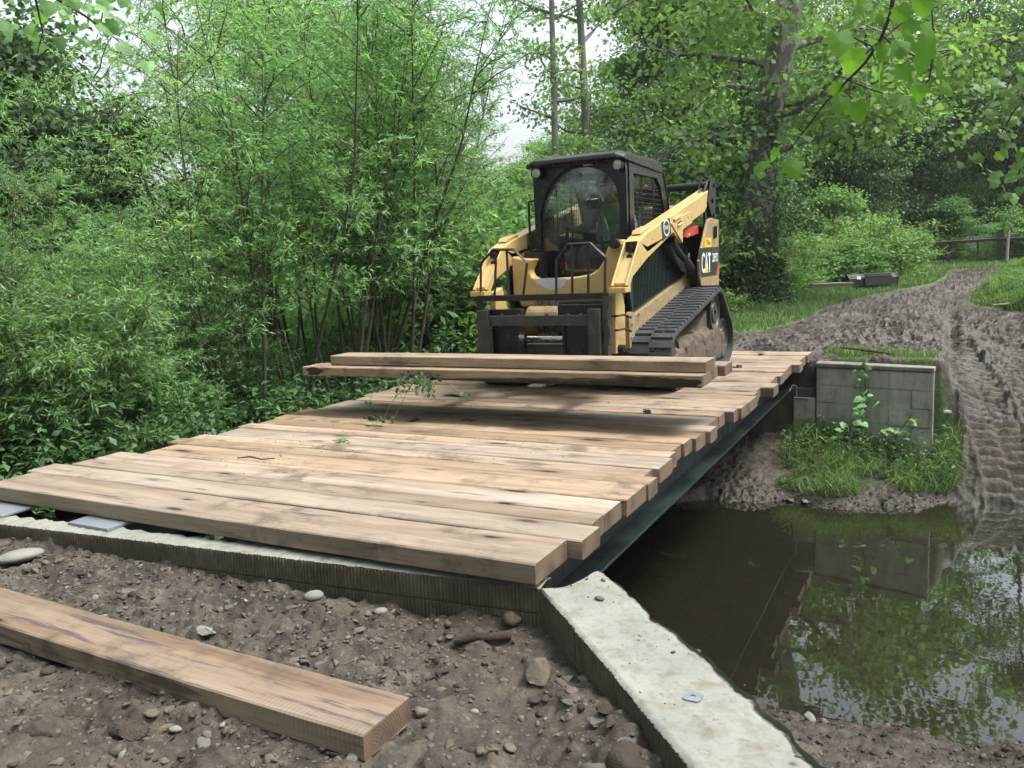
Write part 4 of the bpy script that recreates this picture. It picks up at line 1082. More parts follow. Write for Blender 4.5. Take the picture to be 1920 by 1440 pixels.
    # rear side panel
    pz = [(9.07, 1.56), (9.20, 1.585), (9.55, 1.57), (9.54, .83), (8.78, .86), (8.72, .95), (8.69, 1.13)]
    x0 = MX + s * .745; x1 = MX + s * .775
    m = MB(); m.prism(pz, 'x', min(x0, x1), max(x0, x1)); pn = m.build('rear_side_panel', M_yel2, L, bevel=.008)
    m = MB(); m.box(min(MX + s * .50, x0), max(MX + s * .50, x0), 9.18, 9.50, .60, 1.5); m.build('rear_tower', M_blk_rough, L, bevel=.01)
    if s > 0:
        xd = x1 + .0015
        m = MB(); m.prism([(8.70, 1.262), (9.548, 1.27), (9.538, .955), (8.735, .955), (8.705, 1.13)], 'x', xd - .001, xd); dec = m.build('black_band', M_decal_blk, pn)
        m = MB(); m.prism([(8.92, 1.37), (9.20, 1.372), (9.20, 1.272), (8.90, 1.268)], 'x', xd - .001, xd + .0005); m.build('yellow_sticker', M_decal_yel, pn)
        m = MB(); m.prism([(9.546, 1.10), (9.538, .957), (9.40, .957), (9.50, 1.08)], 'x', xd + .0005, xd + .002); m.build('orange_flash', M_decal_or, pn)
        m = MB(); m.prism([(8.885, .998), (9.045, .998), (8.965, 1.09)], 'x', xd + .003, xd + .005); m.build('yellow_triangle', M_decal_yel, pn)
        m = MB(); m.tube([(x1 + .01, 9.30, 1.36), (x1 + .02, 9.30, 1.49), (x1 + .02, 9.34, 1.50), (x1 + .012, 9.36, 1.40), (x1 + .01, 9.38, 1.38)], .013, 7); m.build('latch', M_blk, pn)
        def text(body, y, z, w, h, mt, x, parent, name='lettering', extr=.0006):
            cu = bpy.data.curves.new(name, 'FONT'); cu.body = body; cu.size = 1; cu.extrude = 0; cu.offset = .012
            to = bpy.data.objects.new('tmp', cu); COL.objects.link(to); bpy.context.view_layer.update()
            dg = bpy.context.evaluated_depsgraph_get(); me = bpy.data.meshes.new_from_object(to.evaluated_get(dg)); bpy.data.objects.remove(to)
            co = np.empty(len(me.vertices) * 3, np.float32); me.vertices.foreach_get('co', co); co = co.reshape(-1, 3)
            mn = co.min(0); mx = co.max(0); k = (co - mn) / np.maximum(mx - mn, 1e-6)
            out = np.stack([np.full(len(co), x), y + k[:, 0] * w, z + k[:, 1] * h], 1) - np.array(parent['_loc'])
            me.vertices.foreach_set('co', out.astype(np.float32).ravel()); me.materials.clear(); me.materials.append(mt); me.update()
            o = bpy.data.objects.new(name, me); COL.objects.link(o); o.parent = parent; return o
        text('CAT', 8.775, .998, .385, .215, M_white, xd + .0025, pn)
        text('289D', 9.225, 1.105, .26, .098, M_white, xd + .0025, pn)
        text('Ohio', 8.965, 1.295, .19, .055, M_decal_blk, xd + .0015, pn)
        # emblem on the arm
        q4 = sp([(1239.6, 417.4), (1255.2, 407.6), (1258.3, 437.8), (1242.2, 452.3)], AXO)
        m = MB(); m.prism(q4, 'x', xo + .0005, xo + .003); em = m.build('round_emblem_decal', M_decal_blk, arm)
        c = SP(1249.3, 427, AXO); R1 = .095
        m = MB(); oc = [(c[0] + R1 * 1.05 * math.cos(k * math.pi / 20), c[1] + R1 * .82 * math.sin(k * math.pi / 20)) for k in range(40)]; ic = [(c[0] + R1 * .90 * math.cos(k * math.pi / 20), c[1] + R1 * .68 * math.sin(k * math.pi / 20)) for k in range(40)]
        m.ring(oc, ic, 'x', xo + .0035, xo + .0045); m.build('ring', M_white, em)
        text('OHIO', c[0] - .075, c[1] - .018, .15, .04, M_white, xo + .0045, em)
        # red brace
        m = MB(); q = sp([(1281, 433), (1307, 422.5), (1308.5, 438), (1287, 446), (1281, 444)], -2.41); m.prism(q, 'x', -2.50, -2.40); rb = m.build('red_arm_brace', M_red, L, bevel=.004)
        m = MB(); q = sp([(1290, 438), (1293, 437), (1293.5, 441), (1290.5, 442)], -2.40); m.prism(q, 'x', -2.399, -2.397); m.build('yellow_sticker', M_decal_yel, rb)
# cross tube at the rear and right hand bracket
m = MB(); m.cyl((MX - .72, 9.42, 1.955), (MX + .73, 9.42, 1.955), .042, 20); m.build('cross_tube', M_blk_rough, L, smooth=True)
m = MB(); m.prism([(9.25, 1.78), (9.40, 2.06), (9.43, 2.05), (9.32, 1.78)], 'x', MX + .60, MX + .62); m.build('tube_bracket', M_blk_rough, L)

# ---- cab
cab = None
XL, XR, YF, YB, ZB, ZT = -3.60, -2.65, 7.44, 8.80, 1.0, 2.125
def star(poly, c, n=72):
    out = []
    for k in range(n):
        a = 2 * math.pi * k / n; d = (math.cos(a), math.sin(a)); best = None
        for i in range(len(poly)):
            p, q = poly[i], poly[(i + 1) % len(poly)]
            ex, ey = q[0] - p[0], q[1] - p[1]; den = d[0] * ey - d[1] * ex
            if abs(den) < 1e-9: continue
            t = ((p[0] - c[0]) * ey - (p[1] - c[1]) * ex) / den; s = ((p[0] - c[0]) * d[1] - (p[1] - c[1]) * d[0]) / den
            if t > 0 and -1e-6 <= s <= 1 + 1e-6 and (best is None or t > best): best = t
        out.append((c[0] + d[0] * best, c[1] + d[1] * best))
    return out
gl = [(-3.40, 1.065), (-3.50, 1.14), (-3.525, 1.25), (-3.52, 1.66), (-3.48, 1.80), (-3.40, 1.93), (-3.30, 2.02), (-3.20, 2.065), (-3.10, 2.08), (-3.00, 2.07), (-2.90, 2.03), (-2.80, 1.95), (-2.74, 1.84), (-2.725, 1.70), (-2.725, 1.25), (-2.80, 1.12), (-2.90, 1.065)]
cc = (-3.12, 1.55)
m = MB(); m.ring(star([(XL, ZB), (XR, ZB), (XR, ZT), (XL, ZT)], cc), star(gl, cc), 'y', YF, YF + .05)
cab = m.build('cab', M_blk, L)
# rubber seal round the door
gl2 = [(cc[0] + (p[0] - cc[0]) * 1.035, cc[1] + (p[1] - cc[1]) * 1.03) for p in gl]; gl3 = [(cc[0] + (p[0] - cc[0]) * .985, cc[1] + (p[1] - cc[1]) * .985) for p in gl]
m = MB(); m.ring(star(gl2, cc), star(gl3, cc), 'y', YF - .018, YF - .003); m.build('door_frame', M_blk, cab)
m = MB(); n_ = len(gl3)
g3 = star(gl3, cc); c0 = len(m.v)
m.v.append((cc[0], YF - .030, cc[1]))
for f in (.5, .8, 1.0):
    for p in g3: m.v.append((cc[0] + (p[0] - cc[0]) * f, YF - .012 - .018 * (1 - f * f), cc[1] + (p[1] - cc[1]) * f))
K = len(g3)
for k in range(K): m.f.append((0, 1 + k, 1 + (k + 1) % K)); m.m.append(0)
for r in range(2):
    for k in range(K):
        a = 1 + r * K + k; b2 = 1 + r * K + (k + 1) % K; m.f.append((a, a + K, b2 + K, b2)); m.m.append(0)
m.build('door_glass', M_glass, cab, smooth=True, angle=80)
so = [(7.44, 1.0), (7.44, 2.125), (8.36, 2.125), (8.52, 2.04), (8.66, 1.80), (8.78, 1.40), (8.80, 1.0)]
si = [(7.62, 1.18), (7.62, 1.985), (8.31, 1.985), (8.43, 1.91), (8.54, 1.70), (8.62, 1.42), (8.64, 1.18)]
for s, x0 in ((1, XR), (-1, XL)):
    a_, b_ = (x0 - .04, x0) if s > 0 else (x0, x0 + .04)
    m = MB(); m.ring(so, si, 'x', a_, b_); m.build('cab_side', M_blk, cab, bevel=.006)
    m = MB(); xm = (a_ + b_) / 2
    cy, cz_ = 8.1, 1.6; 
    for k in range(22):
        y = 7.66 + k * .046
        zt = float(np.interp(y, [7.6, 8.31, 8.43, 8.54, 8.62], [1.985, 1.985, 1.91, 1.70, 1.42]))
        if y < 8.64: m.tube([(xm, y, 1.17), (xm, y, zt)], .0035 if k % 8 != 5 else .010, 4)
    for k in range(17):
        z = 1.22 + k * .046; yb = float(np.interp(z, [1.18, 1.42, 1.70, 1.91, 1.985], [8.64, 8.62, 8.54, 8.43, 8.31])); m.tube([(xm + .003, 7.61, z), (xm + .003, yb, z)], .0035, 4)
    m.build('window_mesh', M_blk_rough, cab)
    # cab_front reflector rim along the rear edge
    m = MB(); m.tube([(x0, 8.37, 2.12), (x0, 8.53, 2.035), (x0, 8.67, 1.80), (x0, 8.79, 1.40), (x0, 8.80, 1.2)], .012, 8); m.build('edge_rail', M_blk, cab, smooth=True)
m = MB(); m.ring(star([(XL, ZB), (XR, ZB), (XR, 1.85), (XL, 1.85)], (-3.12, 1.5)), star([(XL + .14, 1.32), (XR - .14, 1.32), (XR - .14, 1.74), (XL + .14, 1.74)], (-3.12, 1.5)), 'y', 8.66, 8.70); m.build('rear_frame', M_blk, cab)
# roof with sloping edges
m = MB()
rz = [(7.26, 2.115), (7.27, 2.150), (7.36, 2.185), (8.30, 2.185), (8.45, 2.15), (8.55, 2.06), (8.50, 2.04), (8.36, 2.10), (7.30, 2.095)]
m.prism(rz, 'x', XL + .06, XR - .05)
for s, x0, x1 in ((1, XR - .05, XR + .025), (-1, XL + .06, XL - .025)):
    m.add([(x0, 7.26, 2.115), (x0, 7.27, 2.150), (x0, 7.36, 2.185), (x0, 8.30, 2.185), (x0, 8.45, 2.15), (x0, 8.50, 2.04), (x0, 7.30, 2.095),
           (x1, 7.30, 2.105), (x1, 7.31, 2.125), (x1, 7.38, 2.145), (x1, 8.28, 2.145), (x1, 8.42, 2.11), (x1, 8.47, 2.04), (x1, 7.33, 2.092)],
          [(0, 1, 8, 7), (1, 2, 9, 8), (2, 3, 10, 9), (3, 4, 11, 10), (4, 5, 12, 11), (5, 6, 13, 12), (6, 0, 7, 13), (7, 8, 9, 10, 11, 12, 13)])
m.build('roof', M_blk, cab, bevel=.006)
m = MB(); m.box(XL + .01, XR - .01, 7.33, 7.44, 1.97, 2.094); 
# header with arch cut under the roof
m2 = MB(); m2.ring(star([(XL, ZB), (XR, ZB), (XR, 2.10), (XL, 2.10)], cc), star([(cc[0] + (p[0] - cc[0]) * 1.04, cc[1] + (p[1] - cc[1]) * 1.035) for p in gl], cc), 'y', 7.40, 7.437)
m2.build('header', M_blk, cab)
for x, z in ((-3.525, 2.045), (-2.70, 2.05)):
    m = MB(); m.lathe((x, 7.36, z), (0, -1, 0), [(-.01, .0), (-.01, .048), (.03, .052), (.05, .052), (.05, .044)], 24); hl = m.build('headlight', M_blk, cab, smooth=True)
    m = MB(); m.lathe((x, 7.36, z), (0, -1, 0), [(.046, .044), (.050, .03), (.052, 0)], 24); m.build('lens', M_lamp, hl, smooth=True)
m = MB(); m.tube([(XL - .005, 7.42, 1.80), (XL - .055, 7.40, 1.79), (XL - .06, 7.40, 1.74), (XL - .06, 7.40, 1.30), (XL - .055, 7.40, 1.26), (XL - .005, 7.42, 1.25)], .012, 8); m.build('grab_rail', M_blk, cab, smooth=True)
# two mirrors/levers seen beside the arms: work lamp and hydraulic coupler lump
m = MB(); m.lathe((-2.60, 6.95, 1.335), (0, -1, 0), [(0, 0), (0, .045), (.05, .045), (.05, .03), (.065, .03), (.065, 0)], 18); m.build('auxiliary_coupling', M_blk_rough, L, smooth=True)
m = MB(); m.box(-2.66, -2.54, 6.97, 7.05, 1.27, 1.34); m.build('coupling_bracket', M_yel, L, bevel=.01)
# interior
m = MB(); m.box(-3.36, -2.88, 7.90, 8.40, 1.10, 1.22); m.prism([(8.36, 1.15), (8.28, 1.22), (8.42, 1.90), (8.52, 1.88), (8.46, 1.15)], 'x', -3.34, -2.90); m.build('seat', M_seat, cab, bevel=.04)
m = MB(); m.box(XL + .05, -3.40, 7.55, 8.5, 1.0, 1.38); m.box(-2.84, XR - .05, 7.55, 8.5, 1.0, 1.36); m.box(XL + .04, XR - .04, 7.50, 8.64, .97, 1.0); m.build('console', M_seat, cab, bevel=.02)
for x, y, z in ((-3.42, 7.75, 1.38), (-2.80, 7.75, 1.36)):
    m = MB(); m.tube([(x, y, z), (x + .01, y, z + .10), (x, y - .01, z + .19)], [.022, .016, .022], 10); m.lathe((x, y - .01, z + .17), (0, 0, 1), [(0, .02), (.02, .032), (.07, .028), (.09, .01), (.09, 0)], 14); m.build('joystick', M_blk, cab, smooth=True)
m = MB(); m.box(-3.58, -3.47, 7.55, 7.60, 1.50, 1.72); m.build('monitor', M_blk, cab, bevel=.02)
m = MB(); m.tube([(-3.40, 7.70, 1.33), (-3.2, 7.62, 1.36), (-2.95, 7.62, 1.36), (-2.82, 7.70, 1.34)], .018, 8); m.build('lap_bar', M_blk_rough, cab, smooth=True)
# wiper on the glass
m = MB(); A = FP(1124, 361, YF - .04); B = FP(1131.5, 378, YF - .04); m.tube([(A[0], YF - .038, A[1]), (B[0], YF - .038, B[1])], .004, 6); m.build('wiper', simple('wiper_grey', (.4, .4, .38), .4), cab)
m = MB(); A = FP(1104, 309, YF - .03); m.box(A[0] - .06, A[0] + .06, YF - .03, YF - .024, A[1] - .006, A[1] + .006); m.build('sticker', M_white, cab)

# ---- fork carriage, part of the loader
YC = 6.50
m = MB(); a0, a1 = FP(899, 560, YC), FP(1134, 556, YC)
m.box(-3.765, -2.515, YC - .015, YC + .02, .878, .930)
car = m.build('fork_carriage', M_blk_rough, L, bevel=.004)
def bar(m, pts, w=.020, d=.018):
    P = [Vector((FP(u, v, YC)[0], YC, FP(u, v, YC)[1])) for u, v in pts]
    m.tube(P, w * .62, 4)
m = MB(); bar(m, [(901.5, 556), (901.5, 494), (925, 468), (964, 468), (988, 493), (981, 556)]); bar(m, [(930.6, 468), (927.4, 556)]); bar(m, [(950, 468), (954, 556)]); m.build('backrest_guard', M_blk_rough, car)
m = MB(); bar(m, [(1043, 555), (1043, 488), (1065, 458), (1107, 456), (1135, 482), (1134, 551)]); bar(m, [(1072.5, 458), (1073, 555)]); bar(m, [(1103, 456), (1103, 553)]); m.build('backrest_guard', M_blk_rough, car)
m = MB(); m.box(-3.775, -3.74, YC - .02, YC + .05, .20, .878); m.build('side_post', M_blk_rough, car, bevel=.003)
m = MB(); 
for k in range(14):
    z0 = .20 + k * .05; w = .012 * math.sin(k * 1.1); m.box(-2.560 + w * .4, -2.508 + w, YC - .02, YC + .06, z0, z0 + .0505)
m.build('side_post', M_steel_w, car, bevel=.002)
m = MB(); m.box(-3.735, -2.70, YC - .02, YC + .03, .655, .745); 
for x in (-3.70, -3.55, -3.38, -3.1, -2.9, -2.78): m.box(x, x + .02, YC - .02, YC + .03, .745, .757)
m.build('upper_bar', M_steel_w, car, bevel=.004)
for hb in ((-3.70, -3.36, .80), (-3.0, -2.60, .83)):
    m = MB(); m.box(hb[0], hb[1], YC + .04, YC + .12, .70, hb[2]); m.build('hook_plate', M_blk, car, bevel=.006)
for (u0, u1) in ((922, 967), (1060, 1103)):
    x0, x1 = FP(u0, 640, YC + .02)[0], FP(u1, 640, YC + .02)[0]
    m = MB(); m.box(x0, x1, YC + .035, YC + .06, .25, .655)
    m.prism([(YC + .02, .25), (YC + .02, .655), (YC + .16, .62), (YC + .12, .50), (YC + .17, .25)], 'x', x1, x1 + .03) if u0 < 1000 else m.prism([(YC + .02, .25), (YC + .02, .655), (YC + .16, .62), (YC + .12, .50), (YC + .17, .25)], 'x', x0 - .03, x0)
    m.build('coupler_plate', M_blk, car, bevel=.003)
m = MB(); m.box(-3.70, -2.60, YC - .0, YC + .03, .20, .30); m.build('lower_bar', M_blk_rough, car, bevel=.004)
for x, mt in ((-3.70, M_steel_w), (-2.625, M_steel_w)):
    m = MB(); m.prism([(YC - .02, .80), (YC - .065, .80), (YC - .07, .34), (YC - .12, .325), (5.30, .335), (5.26, .330), (5.27, .318), (YC - .15, .272), (YC - .02, .272)], 'x', x - .055, x + .055)
    m.build('fork', mt, car, bevel=.006)

# ---- planks carried on the forks
for i, (x0, x1, y0, y1, z0, rot, lab, mt) in enumerate((
        (-4.88, -1.425, 5.365, 5.600, .342, 0, 'front plank of the load on the loader forks, dark bark on its lower edge', M_wood),
        (-4.75, FP(1337, 705, 5.72)[0], 5.610, 5.845, .342, 0, 'second-row plank on the loader forks, mostly hidden behind the front one', M_wood_grey),
        (-4.60, FP(1361, 700, 5.90)[0], 5.86, 6.090, .342, 0, 'rearmost plank on the loader forks, its right end sticking out farthest', M_wood_grey),
        (-4.66, -1.425, 5.470, 5.710, .424, 0, 'top plank of the stack on the loader forks, dark knot near its right end', M_wood))):
    o = plank_mesh('carried_plank', x0, x1, y0, y1, z0, z0 + .078, 300 + i, [mt, M_wood_end], 30, .006)
    tag(o, lab, 'plank', 'planks carried on the loader forks')
    if i == 0:
        m = MB(); rr = random.Random(2); N = 60
        for k in range(N + 1):
            t = k / N; x = -3.6 + t * 2.17; hgt = .012 + .05 * max(0, t - .1) ** .8 * (1 + .15 * math.sin(k * .9)) + (.02 if t > .72 else 0)
            hgt = min(.074, hgt)
            m.v += [(x, y0 - .004, z0 - .004), (x, y0 - .004 - rr.uniform(0, .003), z0 + hgt * .6), (x, y0 - .001, z0 + hgt), (x, y0 + .03, z0 - .008)]
        for k in range(N):
            a = k * 4
            for (p, q) in ((0, 1), (1, 2), (3, 0)): m.f.append((a + p, a + 4 + p, a + 4 + q, a + q)); m.m.append(0)
        bk = m.build('bark_edge', M_wood_dark, o)
    for (bx, by, br) in (((-4.76, .45, .07),) if i == 0 else ((-1.98, .5, .05),) if i == 3 else ()):
        m = MB(); n = 40; c = (bx, y0 - .0045, z0 + .039)
        m.v.append((c[0], c[1] - .001, c[2]))
        for k in range(n):
            a = 2 * math.pi * k / n; m.v.append((c[0] + br * 1.2 * math.cos(a) * (1 + .25 * math.sin(3 * a + 1) + .12 * math.sin(7 * a)), c[1], c[2] + min(.034, br * .65) * math.sin(a) * (1 + .12 * math.sin(5 * a))))
        for k in range(n): m.f.append((0, 1 + k, 1 + (k + 1) % n)); m.m.append(0)
        m.build('knot', M_wood_dark, o)

# ---- driver
def skin_body(name, joints, bones, mats, parent=None, loc=(0, 0, 0), levels=2, root=0):
    me = bpy.data.meshes.new(name); me.from_pydata([tuple(Vector(j[0]) - Vector(loc)) for j in joints], bones, [])
    o = bpy.data.objects.new(name, me); COL.objects.link(o); o.location = (0, 0, 0) if parent else loc
    if parent: o.parent = parent
    sk = o.modifiers.new('skin', 'SKIN'); sk.use_smooth_shade = True
    for i, j in enumerate(joints):
        r = j[1] if hasattr(j[1], '__len__') else (j[1], j[1]); me.skin_vertices[0].data[i].radius = r; me.skin_vertices[0].data[i].use_root = (i == root)
    sb = o.modifiers.new('sub', 'SUBSURF'); sb.levels = levels; sb.render_levels = levels
    bpy.context.view_layer.update(); dg = bpy.context.evaluated_depsgraph_get()
    me2 = bpy.data.meshes.new_from_object(o.evaluated_get(dg)); o.modifiers.clear(); o.data = me2
    me2.materials.clear(); 
    for k in mats: me2.materials.append(k)
    o['_loc'] = list(loc); return o
PB = (-3.06, 8.15, 1.22)
HD = FP(1134, 362, 8.0)
D = thing('person', PB, 'driver in grey shirt and dark cap seated inside the loader cab, hand on the joystick', 'person')
hx, hz = HD[0], HD[1]
J = [((-3.06, 8.18, 1.26), (.16, .13)), ((-3.06, 8.16, 1.42), (.15, .12)), ((-3.06, 8.10, 1.58), (.17, .12)), ((-3.05, 8.07, 1.68), (.10, .08)), ((-3.04, 8.04, 1.76), .055), ((hx, 8.02, hz + .01), (.078, .09)), ((hx, 8.01, hz + .10), (.07, .085)),
     ((-3.25, 8.09, 1.64), .062), ((-3.36, 7.98, 1.50), .048), ((-3.42, 7.84, 1.52), .036), ((-3.42, 7.75, 1.55), .03),
     ((-2.87, 8.09, 1.64), .062), ((-2.78, 7.98, 1.46), .048), ((-2.80, 7.84, 1.46), .036), ((-2.80, 7.76, 1.50), .03),
     ((-3.17, 7.98, 1.27), .085), ((-3.20, 7.68, 1.30), .065), ((-3.20, 7.62, 1.10), .05), ((-2.95, 7.98, 1.27), .085), ((-2.92, 7.68, 1.30), .065), ((-2.92, 7.62, 1.10), .05)]
Bn = [(0, 1), (1, 2), (2, 3), (3, 4), (4, 5), (5, 6), (3, 7), (7, 8), (8, 9), (9, 10), (3, 11), (11, 12), (12, 13), (13, 14), (0, 15), (15, 16), (16, 17), (0, 18), (18, 19), (19, 20)]
body = skin_body('body', J, Bn, [M_shirt, M_skin, M_jeans], D, PB)
for p in body.data.polygons:
    c = p.center + Vector(PB)
    p.material_index = 1 if (c.z > 1.73 or c.y < 7.88 and c.z > 1.42 and (c.x < -3.33 or c.x > -2.86)) else (2 if c.z < 1.33 else 0)
fm = MB()
Vp, Fp = rock_v(1, (1, 1, 1), 3, 0, False)
def blob(m, c, s, mi=0):
    o_ = len(m.v); m.v += [(c[0] + v[0] * s[0], c[1] + v[1] * s[1], c[2] + v[2] * s[2]) for v in Vp]; m.f += [tuple(int(q) + o_ for q in f) for f in Fp]; m.m += [mi] * len(Fp)
blob(fm, (hx, 7.925, hz + .035), (.014, .022, .020)); blob(fm, (hx - .075, 8.02, hz + .04), (.012, .02, .03)); blob(fm, (hx + .075, 8.02, hz + .04), (.012, .02, .03)); blob(fm, (hx, 7.94, hz - .02), (.028, .012, .008)); fm.build('face_features', M_skin, D, smooth=True)
fm = MB(); 
for s_ in (-1, 1): blob(fm, (hx + s_ * .030, 7.945, hz + .065), (.012, .006, .007))
fm.build('eyes', M_blk, D, smooth=True)
m = MB(); m.lathe((hx, 8.02, hz + .07), (0, 0, 1), [(0, .098), (.03, .100), (.07, .088), (.10, .05), (.11, 0)], 24); m.prism([(hx - .075, 7.95), (hx + .075, 7.95), (hx + .06, 7.86), (hx, 7.84), (hx - .06, 7.86)], 'z', hz + .075, hz + .088); m.build('cap', M_cap, D, smooth=True)
for hx_, hy_, hz_, sg in ((-3.42, 7.745, 1.565, -1), (-2.80, 7.755, 1.515, 1)):
    m = MB(); blob(m, (hx_, hy_ + .01, hz_), (.038, .022, .042))
    for k, ln in enumerate((.060, .068, .064, .052)):
        zz_ = hz_ + .028 - k * .018; xs = sg
        m.tube([(hx_ - .02 * sg, hy_, zz_), (hx_ - .028 * sg, hy_ - .025, zz_), (hx_, hy_ - .045 - ln * .1, zz_ - .002), (hx_ + .022 * sg, hy_ - .035, zz_ - .004)], [.010, .009, .0085, .007], 8)
    m.tube([(hx_ + .02 * sg, hy_ + .01, hz_ + .02), (hx_ + .03 * sg, hy_ - .02, hz_ + .045), (hx_ + .01 * sg, hy_ - .03, hz_ + .055)], [.011, .010, .008], 8)
    m.build('hand', M_skin, D, smooth=True)
# plastic bag hanging in the cab and bottle with red cap
c = FP(1130, 425, 7.75); m = MB(); rr = random.Random(9)
prof = [(0, .010), (.05, .018), (.12, .045), (.20, .062), (.27, .066), (.32, .045), (.34, .0)]
m.lathe((c[0], 7.75, c[1] + .15), (0, 0, -1), prof, 22)
m.v = [(x + rr.uniform(-.008, .008), y + rr.uniform(-.008, .008), z + rr.uniform(-.006, .006)) for x, y, z in m.v]
tag(m.build('plastic_bag', M_plastic, None, (c[0], 7.75, c[1]), smooth=False), 'crumpled clear plastic bag hanging in front of the driver in the cab', 'bag')
c = FP(1054, 508, 7.42); bx, bz = c[0], 1.005
bt = thing('bottle', (bx, 7.56, 1.0), 'small clear bottle with a red cap on the cab floor behind the glass', 'bottle')
bx = FP(1054, 508, 7.56)[0]
m = MB(); m.lathe((bx, 7.56, 1.0), (0, 0, 1), [(0, 0), (0, .045), (.01, .05), (.09, .05), (.115, .035), (.125, .03)], 20); m.build('bottle_body', M_plastic, bt, smooth=True)
m = MB(); m.lathe((bx, 7.56, 1.125), (0, 0, 1), [(0, .038), (.055, .038), (.058, .034), (.058, 0)], 20); m.build('cap', simple('red_plastic', (.75, .04, .03), .4), bt, smooth=True)
# ------------------------------------------------------------------ vegetation
def unit(a): return a / np.maximum(np.linalg.norm(a, axis=-1, keepdims=True), 1e-9)
def leaf_quads(P, D, ln, wd, rs, upbias=.5, fold=False):
    """rhombic leaves at P along D"""
    n = len(P); D = unit(D); r = rs.normal(size=(n, 3)); r[:, 2] += upbias * 3
    B = unit(np.cross(D, r)); N = np.cross(B, D)
    ln = np.broadcast_to(ln, n)[:, None]; wd = np.broadcast_to(wd, n)[:, None]
    a = P; b = P + D * ln * .42 + B * wd * .5 + N * wd * .12; c = P + D * ln - N * ln * .14; d = P + D * ln * .42 - B * wd * .5 + N * wd * .12
    V = np.stack([a, b, c, d], 1).reshape(-1, 3); F = np.arange(4 * n).reshape(n, 4); return V, F
def walk(p, d, ln, n, rs, wob=.15, up=0.0):
    pts = [np.array(p, float)]; d = np.array(d, float); d /= np.linalg.norm(d)
    for _ in range(n):
        d = d + rs.normal(size=3) * wob + np.array([0, 0, up]); d /= np.linalg.norm(d); pts.append(pts[-1] + d * ln / n)
    return np.array(pts)
def interp_poly(P, t):
    s = np.linspace(0, 1, len(P)); return np.stack([np.interp(t, s, P[:, k]) for k in range(3)], -1)

def willow_proto(seed, H, stems, spread, leaf_n, t0=.22, lf=(.075, .12), wd=.017, rad=.03, brn=17, droop=-.10):
    rs = np.random.RandomState(seed); wood = MB(); LP = []; LD = []
    for s in range(stems):
        a = rs.uniform(0, 6.28); tl = rs.uniform(.06, spread)
        d = np.array([math.cos(a) * tl, math.sin(a) * tl, 1.]); h = H * rs.uniform(.72, 1.0)
        st = walk((math.cos(a) * rs.uniform(.03, .22), math.sin(a) * rs.uniform(.03, .22), -.15), d, h, 12, rs, .045, .02)
        r0 = rad * rs.uniform(.6, 1.15); rr_ = [r0 * (1 - .86 * k / 12) for k in range(13)]
        wood.tube(st, rr_, 6)
        for b in range(brn):
            t = rs.uniform(t0, 1.0); p = interp_poly(st, t); ba = rs.uniform(0, 6.28); up = rs.uniform(.5, 1.3)
            bl = H * rs.uniform(.16, .30) * (1.15 - .6 * t)
            br = walk(p, (math.cos(ba), math.sin(ba), up), bl, 6, rs, .12, -.03)
            wood.tube(br, [r0 * .28 * (1 - .8 * k / 6) + .0015 for k in range(7)], 4, cap=False)
            for w in range(9):
                tt = rs.uniform(.2, 1.0); q = interp_poly(br, tt); wa = rs.uniform(0, 6.28)
                tl_ = rs.uniform(.22, .5); tw = walk(q, (math.cos(wa), math.sin(wa), rs.uniform(-.1, .9)), tl_, 4, rs, .16, droop)
                wood.tube(tw, [.0035, .003, .0025, .002, .001], 3, cap=False)
                k = max(3, int(leaf_n * tl_ / .36)); ts = rs.uniform(.05, 1, k); lp = interp_poly(tw, ts)
                dd = unit(np.diff(tw, axis=0).mean(0))[None] * .8 + rs.normal(size=(k, 3)) * .55 + np.array([0, 0, -.22])
                LP.append(lp); LD.append(dd)
            k = leaf_n; ts = rs.uniform(.1, 1, k); LP.append(interp_poly(br, ts)); LD.append(rs.normal(size=(k, 3)) * .8 + np.array([0, 0, .1]))
    LP = np.concatenate(LP); LD = np.concatenate(LD); n = len(LP)
    V, F = leaf_quads(LP, LD, rs.uniform(*lf, n), wd * rs.uniform(.8, 1.25, n), rs, .35)
    return wood, V, F
